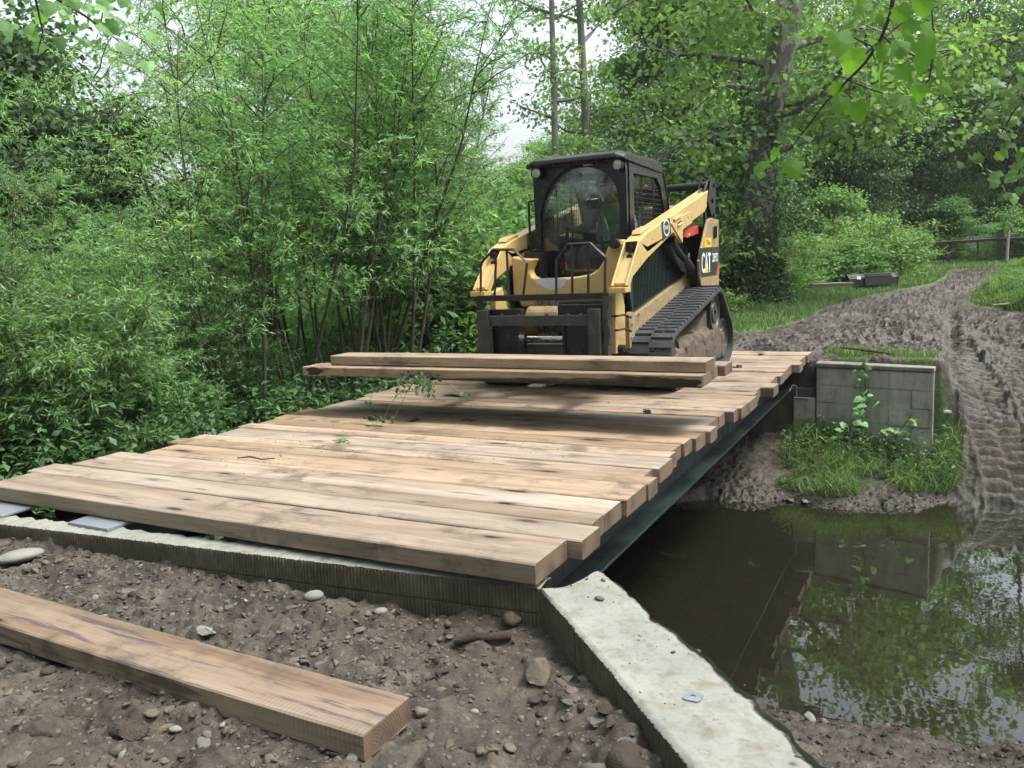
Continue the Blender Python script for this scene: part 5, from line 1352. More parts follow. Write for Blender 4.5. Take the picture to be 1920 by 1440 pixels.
def broad_proto(seed, H, R, h0, limbs, ncl, nleaf, ls, rc, r0, wdr=.72, flat=.4, trunk_top=.86, wob=.03, tseg=10):
    rs = np.random.RandomState(seed); wood = MB(); LP = []; LD = []
    tr = walk((0, 0, -.3), (rs.normal() * .03, rs.normal() * .03, 1), H * trunk_top, 12, rs, wob, .02)
    wood.tube(tr, [max(.015, r0 * (1 - .88 * (k / 12) ** .9)) * (1.25 if k == 0 else 1) for k in range(13)], tseg)
    for l in range(limbs):
        u = h0 + (1 - h0) * (l + rs.uniform(0, 1)) / limbs
        prof = math.sin(math.pi * min(1, .18 + .80 * (u - h0) / (1 - h0) * 1.0)) ** .55
        ln = R * prof * rs.uniform(.55, 1.1); z = H * u; a = l * 2.4 + rs.uniform(-.5, .5)
        zs = min(z * .92, H * trunk_top * .97); p = interp_poly(tr, np.clip(zs / (H * trunk_top), 0, 1))
        lb = walk(p, (math.cos(a), math.sin(a), rs.uniform(.1, .8)), ln, 7, rs, .16, .01)
        rl = r0 * (.10 + .30 * ln / R) * (1.1 - .5 * u)
        wood.tube(lb, [rl * (1 - .85 * k / 7) + .004 for k in range(8)], 5, cap=False)
        for c in range(ncl):
            t = rs.uniform(.3, 1.05) ** .8; q = interp_poly(lb, min(1, t)) + rs.normal(size=3) * np.array([.30, .30, .20]) * R * .30
            if rs.rand() < .5:
                wood.tube([interp_poly(lb, min(1, t * .85)), (interp_poly(lb, min(1, t * .9)) + q) / 2 + rs.normal(size=3) * .05, q], [.012, .008, .003], 3, cap=False)
            k = int(nleaf * rs.uniform(.4, 1.5)); rcl = rc * rs.uniform(.6, 1.35)
            o = rs.normal(size=(k, 3)) * np.array([rcl, rcl, rcl * flat]); LP.append(q + o)
            LD.append(o / rcl * .8 + rs.normal(size=(k, 3)) * .7 + np.array([0, 0, -.35]))
    LP = np.concatenate(LP); LD = np.concatenate(LD); n = len(LP)
    V, F = leaf_quads(LP, LD, ls * rs.uniform(.65, 1.3, n), ls * wdr * rs.uniform(.8, 1.2, n), rs, .55)
    return wood, V, F
def bush_proto(seed, H, R, ncl, nleaf, ls, rc, wdr=.6, up=.0):
    """ragged shrub: arching shoots of uneven length, leaves in clumps along them"""
    rs = np.random.RandomState(seed); wood = MB(); LP = []; LD = []
    ns = max(14, ncl // 6)
    for s in range(ns):
        a = rs.uniform(0, 6.28); r0 = R * .75 * math.sqrt(rs.rand()); base = np.array([math.cos(a) * r0 * .6, math.sin(a) * r0 * .6, -.1])
        hh = H * (1 - .45 * (r0 / R) ** 2) * rs.uniform(.55, 1.22); out = rs.uniform(.1, .75) * r0 / R + .08
        st = walk(base, (math.cos(a) * out, math.sin(a) * out, 1), hh, 8, rs, .14, -.02); wood.tube(st, [.014 * (1 - .8 * k / 8) + .002 for k in range(9)], 4, cap=False)
        for c in range(6):
            t = rs.uniform(.15, 1.0) ** .7; q = interp_poly(st, t) + rs.normal(size=3) * rc * .9 * (1.2 - .7 * t)
            k = int(nleaf * rs.uniform(.3, 1.5) * (1.2 - .7 * t)) + 2; rr_ = rc * rs.uniform(.5, 1.3) * (1.15 - .5 * t); o = rs.normal(size=(k, 3)) * np.array([rr_, rr_, rr_ * .55]); LP.append(q + o)
            LD.append(o / rc * .7 + rs.normal(size=(k, 3)) * .6 + np.array([0, 0, up]))
    LP = np.concatenate(LP); LD = np.concatenate(LD); LP[:, 2] = np.maximum(LP[:, 2], 0); n = len(LP)
    V, F = leaf_quads(LP, LD, ls * rs.uniform(.5, 1.5, n), ls * wdr * rs.uniform(.7, 1.3, n), rs, .5)
    return wood, V, F
PROTO = {}
def proto(key, gen, bark_m, leaf_m):
    wood, V, F = gen
    wm = bpy.data.meshes.new(key + '_wood'); wm.from_pydata(wood.v, [], wood.f); wm.materials.append(bark_m); wm.polygons.foreach_set('use_smooth', [True] * len(wood.f)); wm.update()
    lm = raw_mesh(key + '_leaves', V, F, leaf_m); PROTO[key] = (wm, lm)
def plant(key, name, x, y, rz, sc, label, cat, group, z=None, parts=('trunk', 'crown'), sink=.05, tilt=None, leafmat=None):
    z = tz(x, y) - sink if z is None else z
    o = bpy.data.objects.new(name, None); COL.objects.link(o); o.location = (x, y, z); o.rotation_euler = ((tilt or 0), 0, rz); o.scale = (sc, sc, sc) if not hasattr(sc, '__len__') else sc
    o.empty_display_size = .3; o['_loc'] = [x, y, z]
    wm, lm = PROTO[key]
    a = link(parts[0], wm, parent=o); b = link(parts[1], lm, parent=o)
    if leafmat is not None:
        b.material_slots[0].link = 'OBJECT'; b.material_slots[0].material = leafmat
    tag(o, label, cat, group); return o

for k in range(4): proto('willow%d' % k, willow_proto(20 + k, 6.2, [5, 4, 6, 5][k], .34, 13, .32), M_bark_w, M_lf_willow)
for k in range(3): proto('shrub%d' % k, willow_proto(40 + k, 2.6, 9, .55, 13, .08, (.07, .115), .018, .012, 15, -.06), M_bark_w, M_lf_willow)
for k in range(3): proto('broad%d' % k, broad_proto(60 + k, 14, 4.6, .16, 30, 12, 62, .155, .46, .17), M_bark, M_lf_broad)
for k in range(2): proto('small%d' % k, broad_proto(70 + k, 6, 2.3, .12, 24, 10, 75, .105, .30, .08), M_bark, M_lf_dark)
for k in range(2): proto('tall%d' % k, broad_proto(80 + k, 22, 5.2, .22, 34, 10, 60, .19, .50, .22, trunk_top=.93), M_bark, M_lf_broad)
proto('thin0', broad_proto(84, 22, 2.2, .20, 20, 4, 42, .16, .36, .17, trunk_top=.97, wob=.006), M_bark_l, M_lf_broad)
proto('thin1', broad_proto(86, 22, 2.4, .22, 22, 4, 46, .16, .36, .20, trunk_top=.97, wob=.006), M_bark_l, M_lf_broad)
for k in range(3): proto('bush%d' % k, bush_proto(90 + k, 2.1, 1.6, 260, 62, .095, .19), M_bark, M_lf_light)
proto('sumac', bush_proto(95, 3.0, 1.5, 150, 40, .15, .26, .45), M_bark_w, M_lf_light)
proto('sapling', broad_proto(97, 3.2, 1.0, .2, 18, 6, 60, .10, .20, .03), M_bark_w, M_lf_light)

rt = random.Random(21)
def left_dist(u): return 6.1 / abs(col_dir(u)[0])
# front rows of the willow thicket
def row(rows, key_fn, name, label, cat, group, **kw):
    rows = sorted(rows, key=lambda r: r[0])
    for i, (u, dist, sc) in enumerate(rows):
        x, y = at_dist(u, dist); lab = label(i, len(rows))
        plant(key_fn(i), name, x, y, rt.uniform(0, 6.28), sc, lab, cat, group, **kw)
A = [(u, left_dist(u) + d, s) for u, d, s in ((-40, 1.4, .50), (80, 1.9, .47), (215, 1.4, .50), (330, 1.6, .44), (435, 1.0, .76), (545, 1.2, .92), (625, .7, .98), (672, 1.5, 1.02), (715, .8, .95), (762, 1.6, .92), (806, 1.1, .76), (845, 2.2, .66))]
row(A, lambda i: 'willow%d' % (i % 4), 'willow_sapling', lambda i, n: 'slender willow in the front row beside the deck, %s from the left' % ORD[i + 1], 'willow', 'willows in the thicket left of the bridge', parts=('stems', 'foliage'))
B = [(u, left_dist(u) + d, s) for u, d, s in ((-60, 4, .80), (25, 4.2, .72), (150, 4.6, .66), (290, 3.4, .54), (385, 4.6, .62), (490, 3.6, 1.05), (575, 4.2, 1.18), (665, 3.8, 1.22), (740, 4.6, 1.15), (805, 4.4, .86))]
row(B, lambda i: 'willow%d' % ((i * 3 + 1) % 4), 'willow_tree', lambda i, n: 'willow in the second row of the thicket left of the bridge, %s from the left' % ORD[i + 1], 'willow', 'willows in the thicket left of the bridge', parts=('stems', 'foliage'))
Cc = [(u, left_dist(u) + d, s) for u, d, s in ((-20, 1.2, .85), (45, 2.3, .95), (130, 1.3, .8), (185, 2.4, .95), (262, 1.1, .62), (350, 1.2, .5), (300, 2.6, .8), (-90, 2.0, 1.1), (470, 1.4, .5), (860, 3.4, .7))]
row(Cc, lambda i: 'shrub%d' % (i % 3), 'willow_shrub', lambda i, n: 'low bushy willow shrub at the foot of the thicket, %s from the left' % ORD[i + 1], 'shrub', 'low shrubs in the thicket', parts=('stems', 'foliage'))
# dark trees and a middle row
Dd = [(50, 15, .92), (165, 13.6, .84), (225, 16.5, .55), (-60, 14, 1.1), (345, 24, .62), (455, 26, .7), (560, 27, .8), (690, 27, .8), (800, 26, .62), (885, 26, .5), (990, 27, .55), (1060, 25, .55), (1150, 24, .62), (1230, 23, .75), (1300, 24, .85), (1370, 22, .85)]
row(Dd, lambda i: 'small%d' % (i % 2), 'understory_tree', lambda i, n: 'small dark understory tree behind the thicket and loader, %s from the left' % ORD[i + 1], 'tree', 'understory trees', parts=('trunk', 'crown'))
# forest behind: (u, dist, scale, key)
FAR = [(-60, 30, .8, 'broad0'), (70, 29, .75, 'broad1'), (140, 34, .52, 'broad2'), (250, 44, .36, 'broad0'), (340, 46, .38, 'broad1'), (455, 38, .72, 'broad2'), (540, 32, .95, 'broad0'), (640, 36, 1.0, 'broad1'), (735, 38, .92, 'broad2'),
       (868, 50, .46, 'broad1'), (905, 44, .50, 'broad0'), (925, 50, .52, 'broad2'), (985, 40, .52, 'broad0'), (1045, 44, .62, 'broad1'), (1110, 40, .66, 'broad2'), (1190, 34, .78, 'broad0'), (1262, 31, .88, 'broad1'), (1335, 33, .95, 'broad2'), (1400, 30, .9, 'broad0'),
       (1475, 44, .9, 'broad1'), (1550, 50, 1.0, 'broad2'), (1625, 47, .85, 'broad0'), (1705, 52, .95, 'broad1'), (1790, 49, .85, 'broad2'), (1875, 54, .95, 'broad0'), (1950, 50, 1.0, 'broad1')]
for i, (u, dist, sc, key) in enumerate(FAR):
    x, y = at_dist(u, dist)
    plant(key, 'forest_tree', x, y, rt.uniform(0, 6.28), sc, 'green tree in the forest wall behind the clearing, %s from the left' % ORD[i + 1], 'tree', 'forest trees')
FAR2 = [(-20, 66, .6), (120, 70, .55), (250, 76, .40), (370, 76, .42), (490, 70, .62), (620, 70, .8), (720, 70, .75), (850, 80, .38), (925, 84, .36), (1000, 80, .42), (1090, 74, .5), (1200, 70, .62), (1310, 68, .7), (1420, 66, .75), (1530, 72, .75), (1640, 74, .7), (1750, 74, .7), (1860, 72, .72)]
for i, (u, dist, sc) in enumerate(FAR2):
    x, y = at_dist(u, dist)
    plant('broad%d' % ((i * 2 + 1) % 3), 'distant_tree', x, y, rt.uniform(0, 6.28), (sc * 1.5, sc * 1.5, sc), 'distant forest tree on the rising ground, %s from the left' % ORD[i + 1], 'tree', 'distant trees')
# dark undergrowth trees in the shade on the right
DK = [(1450, 34, 1.1), (1520, 38, 1.2), (1590, 36, 1.05), (1650, 40, 1.2), (1720, 42, 1.2), (1775, 53, 1.3), (1850, 54, 1.35), (1925, 50, 1.3), (1990, 42, 1.3)]
for i, (u, dist, sc) in enumerate(DK):
    x, y = at_dist(u, dist)
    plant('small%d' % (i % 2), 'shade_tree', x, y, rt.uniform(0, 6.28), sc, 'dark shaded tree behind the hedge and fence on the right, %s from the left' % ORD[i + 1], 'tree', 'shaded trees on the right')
# tall straight trunks left of centre and the rest of the high canopy
for i, (u, dist, sc, lab, ky) in enumerate(((1045, 27, .92, 'tall thin straight-trunked tree, left one of the two above the loader cab', 'thin0'), (1118, 28, 1.0, 'tall straight ivy-clad tree, right one of the two above the loader cab', 'thin1'),
                                 (1285, 36, .70, 'tall canopy tree behind and right of the loader, trunk hidden', 'tall0'), (1580, 37, .74, 'tall canopy tree right of the big sycamore, crown at the top of the picture', 'tall1'), (1720, 44, .90, 'tall canopy tree above the hedge on the right', 'tall0'), (1900, 44, .92, 'tall canopy tree above the fence on the right', 'tall1'))):
    x, y = at_dist(u, dist); plant(ky, 'tall_tree', x, y, rt.uniform(0, 6.28), sc, lab, 'tree', 'tall trees with high crowns')
# unseen trees added round and behind the camera to block sky light
for i, (x, y, sc, ky, lab) in enumerate(((-5.5, -5.5, .80, 'broad0', 'unseen tree added behind the viewer, off to the left'), (0.5, -8.0, .9, 'broad1', 'unseen tree added straight behind the viewer'), (5.5, -4.5, .85, 'broad2', 'unseen tree added behind the viewer, off to the right'),
                                         (8.0, 2.0, .85, 'broad0', 'unseen tree added right of the creek outside the picture'), (9.5, 9.5, .9, 'broad1', 'unseen tree added on the far bank outside the right edge'), (-10.5, -1.5, .85, 'broad2', 'unseen tree added left of the viewer outside the picture'))):
    plant(ky, 'added_bank_tree', x, y, rt.uniform(0, 6.28), sc, lab, 'tree', 'unseen trees added to shade the clearing')
# big sycamore with mottled trunk
def syc():
    rs = np.random.RandomState(5); H = 17
    wood = MB(); pts = [(0, 0, -.4), (.02, 0, 1), (.12, .1, 2.4), (.38, .15, 4), (.68, .1, 5.6), (1.0, 0, 7.4), (1.2, 0, 9.5), (1.3, 0, 12), (1.4, 0, 15)]
    wood.tube(pts, [.42, .35, .315, .30, .285, .26, .21, .14, .04], 16); LP = []; LD = []
    P = np.array(pts)
    spec = [(3.1, (1, .1, .15), 3.6), (3.6, (-1, -.2, .15), 2.6), (4.2, (.9, -.5, .28), 4.6), (4.9, (-1, .2, .25), 3.0), (5.1, (1, .3, .35), 4.6), (5.6, (-.8, -.7, .3), 3.0), (3.9, (.5, -1, .05), 3.4), (6.4, (1, -.2, .5), 5), (6.9, (-1, .4, .5), 5), (4.5, (.1, 1, .3), 4.2)]
    for k in range(8):
        a = k * 2.4; spec.append((7 + k * .9, (math.cos(a), math.sin(a), rs.uniform(.3, .8)), rs.uniform(2.6, 4)))
    for z, d, ln in spec:
        zz_ = P[:, 2]; p = np.array([np.interp(z, zz_, P[:, 0]), np.interp(z, zz_, P[:, 1]), z])
        lb = walk(p, d, ln, 9, rs, .13, -.02); r = .03 + ln * .012; wood.tube(lb, [r * (1 - .85 * k / 9) + .004 for k in range(10)], 7, cap=False)
        for c in range(17):
            t = rs.uniform(.25, 1.0); q0 = interp_poly(lb, t); q = q0 + rs.normal(size=3) * np.array([.6, .6, .38]) + np.array([0, 0, -.12])
            wood.tube([q0, (q0 + q) / 2 + rs.normal(size=3) * .08, q], [.014, .009, .004], 4, cap=False)
            k = int(42 * rs.uniform(.4, 1.5)); o = rs.normal(size=(k, 3)) * np.array([.34, .34, .17]); LP.append(q + o); LD.append(o * 2 + rs.normal(size=(k, 3)) * .7 + np.array([0, 0, -.4]))
    LP = np.concatenate(LP); LD = np.concatenate(LD); n = len(LP); V, F = leaf_quads(LP, LD, .15 * rs.uniform(.6, 1.3, n), .13 * rs.uniform(.8, 1.2, n), rs, .6); return wood, V, F
proto('sycamore', syc(), M_bark_syc, M_lf_syc)
x, y = at_dist(1412, 18.5); T_ = plant('sycamore', 'sycamore_tree', x, y, R_(28), 1.0, 'big sycamore with a mottled grey trunk and ivy round its foot behind the loader', 'tree', None)
sx, sy = x, y
rs = np.random.RandomState(8); LP = []
for k in range(9000):
    z = abs(rs.normal()) * .9 if k < 6500 else rs.uniform(0, 4.6); a = rs.uniform(0, 6.28); r = (.36 + .50 * max(0, 1 - z / 1.4) * rs.rand() ** .7 + .07 * rs.rand()) if z < 2.4 else .27 + .10 * rs.rand()
    LP.append((math.cos(a) * r + .03 * z, math.sin(a) * r, z))
LP = np.array(LP); LD = unit(LP * np.array([1, 1, 0])) + rs.normal(size=LP.shape) * .5 + np.array([0, 0, -.5]); V, F = leaf_quads(LP, LD, rs.uniform(.05, .10, len(LP)), rs.uniform(.05, .08, len(LP)), rs, .4)
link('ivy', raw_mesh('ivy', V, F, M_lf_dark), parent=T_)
# ivy on the right hand tall trunk is part of it
# hedge, bushes
HB = [(1335, 20.5, 1.0), (1390, 20.0, .8), (1448, 22.5, .8), (1505, 25, .95), (1560, 25, .85), (1612, 26.5, .98), (1636, 27.0, .88), (1648, 29.5, .85), (1622, 31, 1.0), (1550, 29, 1.05)]
row([(u, d, (s * rt.uniform(1.15, 1.5), s * rt.uniform(1.15, 1.5), s * rt.uniform(.72, 1.08))) for u, d, s in HB + [(1425, 24, .7), (1475, 27, .95), (1585, 24.8, .6), (1530, 24.2, .55)]], lambda i: 'bush%d' % (i % 3), 'bush', lambda i, n: 'bright green bush of the hedge beyond the muddy clearing, %s from the left' % ORD[i + 1], 'bush', 'bushes of the hedge', parts=('stems', 'foliage'))
FB = [(1735, 39, .9), (1756, 38.5, .85), (1836, 37.2, .40), (1846, 46, .7), (1902, 39, .85), (1915, 38, 1.05), (1955, 38, 1.1)]
row(FB, lambda i: 'bush%d' % ((i + 1) % 3), 'bush', lambda i, n: 'bush growing behind the fence at the far right, %s from the left' % ORD[i + 1], 'bush', 'bushes behind the fence', parts=('stems', 'foliage'))
WB_ = [(1925, 18.5, .26), (1960, 15.5, .3), (1915, 23.5, .28), (1955, 20.5, .36)]
row(WB_, lambda i: 'bush%d' % ((i + 2) % 3), 'weed_clump', lambda i, n: 'low bright weed clump at the right edge of the picture, %s from the left' % ORD[i + 1], 'weeds', 'weed clumps at the right edge', parts=('stems', 'foliage'))
x, y = at_dist(1788, 38.4); plant('sapling', 'sapling', x, y, 1, .92, 'single bright green sapling standing in front of the fence', 'sapling', None)
x, y = at_dist(1560, 30); plant('sapling', 'sapling', x, y, 2, 1.05, 'bright sapling rising above the hedge left of the shaded gap', 'sapling', None)
LB = [(822, 14.5, .80), (870, 13.2, .86), (925, 12.9, .92), (975, 14.5, 1.0), (1000, 13.2, .90), (1085, 16, 1.22), (1140, 17.5, 1.15), (1290, 18.0, .9), (1240, 19, 1.0)]
row([(u, d, s) for u, d, s in LB], lambda i: 'sumac', 'leafy_shrub', lambda i, n: 'fresh green large-leaved shrub close behind the loader, %s from the left' % ORD[i + 1], 'shrub', 'large-leaved shrubs behind the loader', parts=('stems', 'foliage'))

MB_ = [(380, 16.5, 1.0), (450, 18, 1.1), (520, 16, .95), (590, 18.5, 1.15), (655, 17, 1.0), (720, 19, 1.2), (775, 17.5, 1.0), (835, 19.5, 1.1), (300, 17, 1.0)]
row(MB_, lambda i: 'bush%d' % (i % 3), 'clearing_bush', lambda i, n: 'light green bush seen between the willow stems beyond the thicket, %s from the left' % ORD[i + 1], 'bush', 'light bushes beyond the thicket', parts=('stems', 'foliage'))
# ---- grass, herbs, undergrowth (uncountable)
def blades(P, h, w, rs, lean=.5, seg=2):
    n = len(P); a = rs.uniform(0, 6.28, n); b = rs.uniform(0, 6.28, n)
    d = np.stack([np.cos(a), np.sin(a), np.zeros(n)], 1); s = np.stack([np.cos(b), np.sin(b), np.zeros(n)], 1) * w[:, None] * .5
    L_ = (rs.rand(n) * lean * 1.6)[:, None]; up = np.array([0, 0, 1.])
    p0 = P; p1 = P + up * h[:, None] * .55 + d * h[:, None] * L_ * .22; p2 = P + up * h[:, None] * (1 - L_ * .35) + d * h[:, None] * L_ * .8
    V = np.stack([p0 - s, p0 + s, p1 + s * .8, p1 - s * .8, p2 + s * .12, p2 - s * .12], 1).reshape(-1, 3)
    q = np.arange(n) * 6; F = np.concatenate([np.stack([q, q + 1, q + 2, q + 3], 1), np.stack([q + 3, q + 2, q + 4, q + 5], 1)]); return V, F
def grass_patch(name, n, sampler, hr, wr, mat, label, lean=.5, thr=.5, clump=3.0):
    rs = np.random.RandomState(len(name) * 7 + n % 97); X, Y = sampler(rs, n); z, g, _ = terr(X, Y, False)
    dn = vnoise(X * clump, Y * clump, 50); k = (g > thr) & (rs.rand(len(X)) < .25 + 1.3 * dn); X, Y, z, dn = X[k], Y[k], z[k], dn[k]
    h = rs.uniform(hr[0], hr[1], len(X)) * (.55 + .9 * dn); w = rs.uniform(wr[0], wr[1], len(X))
    V, F = blades(np.stack([X, Y, z - .005], 1), h, w, rs, lean)
    tag(link(name, raw_mesh(name, V, F, mat)), label, kind='stuff')
grass_patch('bank_grass', 17000, lambda rs, n: (rs.uniform(-2.0, .40, n), rs.uniform(8.5, 9.95, n)), (.05, .30), (.006, .011), M_grass, 'long green grass on the far creek bank below the block wall', 1.4, .20, 5.)
grass_patch('wall_top_grass', 2600, lambda rs, n: (rs.uniform(-1.38, .0, n), rs.uniform(10.05, 10.75, n)), (.04, .14), (.005, .009), M_grass, 'grass behind the top of the far wall', .8, .4)
grass_patch('grass_tuft', 6000, lambda rs, n: (rs.normal(1.15, .3, n), rs.normal(11.3, .55, n)), (.05, .12), (.008, .012), M_grass_far, 'grass tuft beside the fresh track marks', .6, .35)
grass_patch('field_grass', 120000, lambda rs, n: (rs.uniform(-8, 4.5, n), rs.uniform(11, 24, n)), (.06, .16), (.010, .018), M_grass, 'short grass along the mud road', .6, .55, 1.2)
grass_patch('far_grass', 60000, lambda rs, n: (rs.uniform(-9, 9, n), rs.uniform(24, 42, n)), (.08, .18), (.03, .05), M_grass_far, 'bright grass round the bend of the mud road', .6, .5, .8)
grass_patch('bank_weeds', 26000, lambda rs, n: (rs.uniform(.8, 6, n), rs.uniform(11.5, 28, n)), (.12, .34), (.014, .028), M_grass_far, 'tall bright weeds on the right bank', .9, .55, 1.0)
def herbs(name, n, box, hr, ls, mat, label, cond=None, seed=1, per=26):
    rs = np.random.RandomState(seed); X = rs.uniform(box[0], box[1], n); Y = rs.uniform(box[2], box[3], n)
    if cond is not None: k = cond(X, Y); X, Y = X[k], Y[k]
    z = terr(X, Y, False)[0]; n = len(X); H = rs.uniform(*hr, n) * (.5 + .8 * vnoise(X * .9, Y * .9, 5))
    base = np.repeat(np.stack([X, Y, z], 1), per, 0); hh = np.repeat(H, per); t = rs.rand(n * per) ** .7
    ln = np.repeat(rs.normal(size=(n, 2)) * .25, per, 0)
    P = base + np.stack([ln[:, 0] * t * hh, ln[:, 1] * t * hh, t * hh], 1) + rs.normal(size=(n * per, 3)) * np.array([.05, .05, .02])
    D = rs.normal(size=(n * per, 3)) * np.array([1, 1, .35]) + np.array([0, 0, .05]); s = ls * rs.uniform(.6, 1.4, n * per)
    V, F = leaf_quads(P, D, s, s * .5, rs, 1.0); tag(link(name, raw_mesh(name, V, F, mat)), label, kind='stuff')
herbs('thicket_undergrowth', 11000, (-16, -5.6, 2.4, 17), (.25, 1.0), .085, M_under, 'dense green undergrowth covering the thicket floor', lambda X, Y: (X < -5.8) & ((X > -10) | (Y > 5)) & ((Y > 3.4) | (X < -6.6)), 3)
herbs('field_weeds', 3800, (-9, -1.6, 11, 25), (.15, .55), .07, M_grass, 'weeds at the foot of the bushes', lambda X, Y: (X < -3.4 - (Y - 12) * .02), 4)
herbs('wall_weeds', 110, (-1.6, .1, 9.3, 9.85), (.12, .4), .05, M_under, 'weeds at the foot of the far block wall', None, 6, 14)

# broad-leaved seedlings and vine on the far wall
def lobed(m, c, size, n_, ax, mi=0, bend=.18, lobes=5):
    """one lobed leaf: stalk end at c, pointing along ax with normal n_"""
    ax = Vector(ax).normalized(); nn = Vector(n_); nn = (nn - ax * nn.dot(ax)).normalized(); bb = nn.cross(ax)
    prof = [(-.02, .03), (-.10, .26), (-.02, .44), (.13, .38), (.24, .60), (.38, .56), (.46, .36), (.60, .38), (.80, .22), (1.0, 0)]
    pts = [(a, b) for a, b in prof] + [(a, -b) for a, b in prof[:-1][::-1]]
    o = len(m.v); c = Vector(c)
    m.v.append(tuple(c + ax * size * .42 + nn * size * .05))
    for a, b in pts:
        z = -bend * (b * b * 1.4 + max(0, a - .3) ** 2 * .9); m.v.append(tuple(c + ax * a * size + bb * b * size + nn * z * size))
    k = len(pts)
    for i in range(k): m.f.append((o, o + 1 + i, o + 1 + (i + 1) % k)); m.m.append(mi)
rr = random.Random(12)
root = thing('climbing_vine', (-.78, 9.78, -.6), 'thin vine with dark leaves hanging down the middle of the far block wall', 'vine')
m = MB(); ml = MB()
pl = [(-.80, 9.86, -.06), (-.79, 9.76, -.10), (-.78, 9.75, -.30), (-.76, 9.74, -.50), (-.80, 9.73, -.70), (-.74, 9.70, -.85), (-.72, 9.68, -1.02)]
m.tube(pl, .006, 5); m.build('stem', M_twig, root)
for k in range(60):
    t = rr.random() ** .8; p = interp_poly(np.array(pl), t); p = p + np.array([rr.gauss(0, .05), -.02 - rr.random() * .05, rr.gauss(0, .04)])
    lobed(ml, p, rr.uniform(.03, .07), (rr.gauss(0, .4), -1, .5), (rr.gauss(0, 1), -.2, rr.uniform(-1, .3)))
ml.build('leaves', M_under, root)
for i, (px, pz, ht, col, lab) in enumerate(((-.93, -1.02, .62, M_lf_willow, 'leaning weed with one pale stalk in front of the far wall'), (-.50, -1.0, .42, M_lf_broad, 'pale-leaved seedling in front of the right half of the far wall'), (-1.12, -1.05, .30, M_lf_willow, 'small weed at the bottom left corner of the far wall'))):
    r_ = thing('weed', (px, 9.5, pz), lab, 'weed', 'weeds in front of the far wall'); m = MB(); ml = MB()
    st = [(px, 9.50, pz), (px + .07, 9.49, pz + ht * .5), (px + .20, 9.47, pz + ht)]
    m.tube(st, .005, 5); m.build('stem', M_straw if i == 0 else M_twig, r_)
    for k in range(12):
        t = rr.uniform(.35, 1); p = interp_poly(np.array(st), t) + np.array([rr.gauss(0, .05), rr.gauss(0, .03), rr.gauss(0, .04)]); lobed(ml, p, rr.uniform(.05, .10), (rr.gauss(0, .3), -.5, 1), (rr.gauss(0, 1), -.4, rr.gauss(0, .4)))
    ml.build('leaves', col, r_)

# weeds and soil hanging from the left fork tip
root = thing('weed_clump', (-3.70, 5.30, .34), 'clump of weeds and soil hanging over the front plank from the left fork tip', 'weeds')
m = MB(); rs2 = random.Random(4); VV = []; FF = []; o_ = 0
for k in range(70):
    Vp, Fp = rock_v(k % 12, (1, .8, .7), 1, .5); Q = Vp * rs2.uniform(.008, .026) + np.array([-3.63 + rs2.gauss(0, .06), 5.33 + rs2.gauss(0, .025), .352 + abs(rs2.gauss(0, .022)) - (.05 if k % 4 == 0 else 0)]); VV.append(Q); FF.append(Fp + o_); o_ += len(Q)
tag(link('soil', raw_mesh('soil', np.concatenate(VV) - np.array(root['_loc']), np.concatenate(FF), M_clod), parent=root), kind='stuff')
m = MB(); ml = MB()
strands = []
for k in range(16):
    a = rs2.uniform(-1, 1); x0 = -3.66 + rs2.gauss(0, .07); ln = rs2.uniform(.05, .16); ext = rs2.uniform(-.06, .20)
    strands.append([(x0, 5.30, .36), (x0 + ext * .5, 5.25, .36 - ln * .25), (x0 + ext, 5.24, .36 - ln)])
strands += [[(-3.74, 5.30, .34), (-3.9, 5.22, .335), (-4.03, 5.20, .25), (-4.07, 5.2, .16)], [(-3.74, 5.3, .32), (-3.88, 5.22, .16), (-3.96, 5.22, .02)], [(-3.72, 5.3, .32), (-3.80, 5.24, .14), (-3.86, 5.22, .03)],
            [(-3.4, 5.34, .33), (-3.3, 5.26, .30), (-3.2, 5.22, .25)]]
for s_ in strands: m.tube(s_, [.0022] * len(s_), 4)
m.build('stems', M_benchwood, root)
for k in range(170):
    s_ = strands[rs2.randrange(16)]; p = interp_poly(np.array(s_), rs2.random() ** 1.4); p = p + np.array([rs2.gauss(0, .03), rs2.gauss(0, .02), rs2.gauss(0, .02)])
    lobed(ml, p, rs2.uniform(.012, .030), (rs2.gauss(0, .5), -1, rs2.uniform(0, 1)), (rs2.gauss(0, 1), -.2, rs2.gauss(-.3, .6)))
for s_ in strands[16:]:
    for k in range(4): lobed(ml, np.array(s_[-1]) + np.array([rs2.gauss(0, .02), 0, rs2.gauss(0, .015)]), rs2.uniform(.022, .036), (rs2.gauss(0, .5), -1, .6), (rs2.gauss(0, 1), -.2, rs2.gauss(-.3, .5)))
ml.build('leaves', M_under, root)
for k in range(2):
    x, y = deck_pt(*((640, 828), (700, 800))[k]); r_ = thing('weed_sprig', (x, y, 0), ['small green sprig lying on the left part of the deck', 'green sprig lying beside the large mud crumb on the deck'][k], 'weed'); ml = MB()
    for q in range(9): lobed(ml, (x + rr.gauss(0, .03), y + rr.gauss(0, .02), .008 + rr.random() * .03), rr.uniform(.02, .04), (0, -.3, 1), (rr.gauss(0, 1), rr.gauss(0, .6), .3))
    ml.build('leaves', M_lf_willow, r_)
    m = MB(); m.tube([(x - .08, y, .004), (x, y + .01, .012), (x + .09, y, .006)], .003, 4); m.build('stem', M_twig, r_)

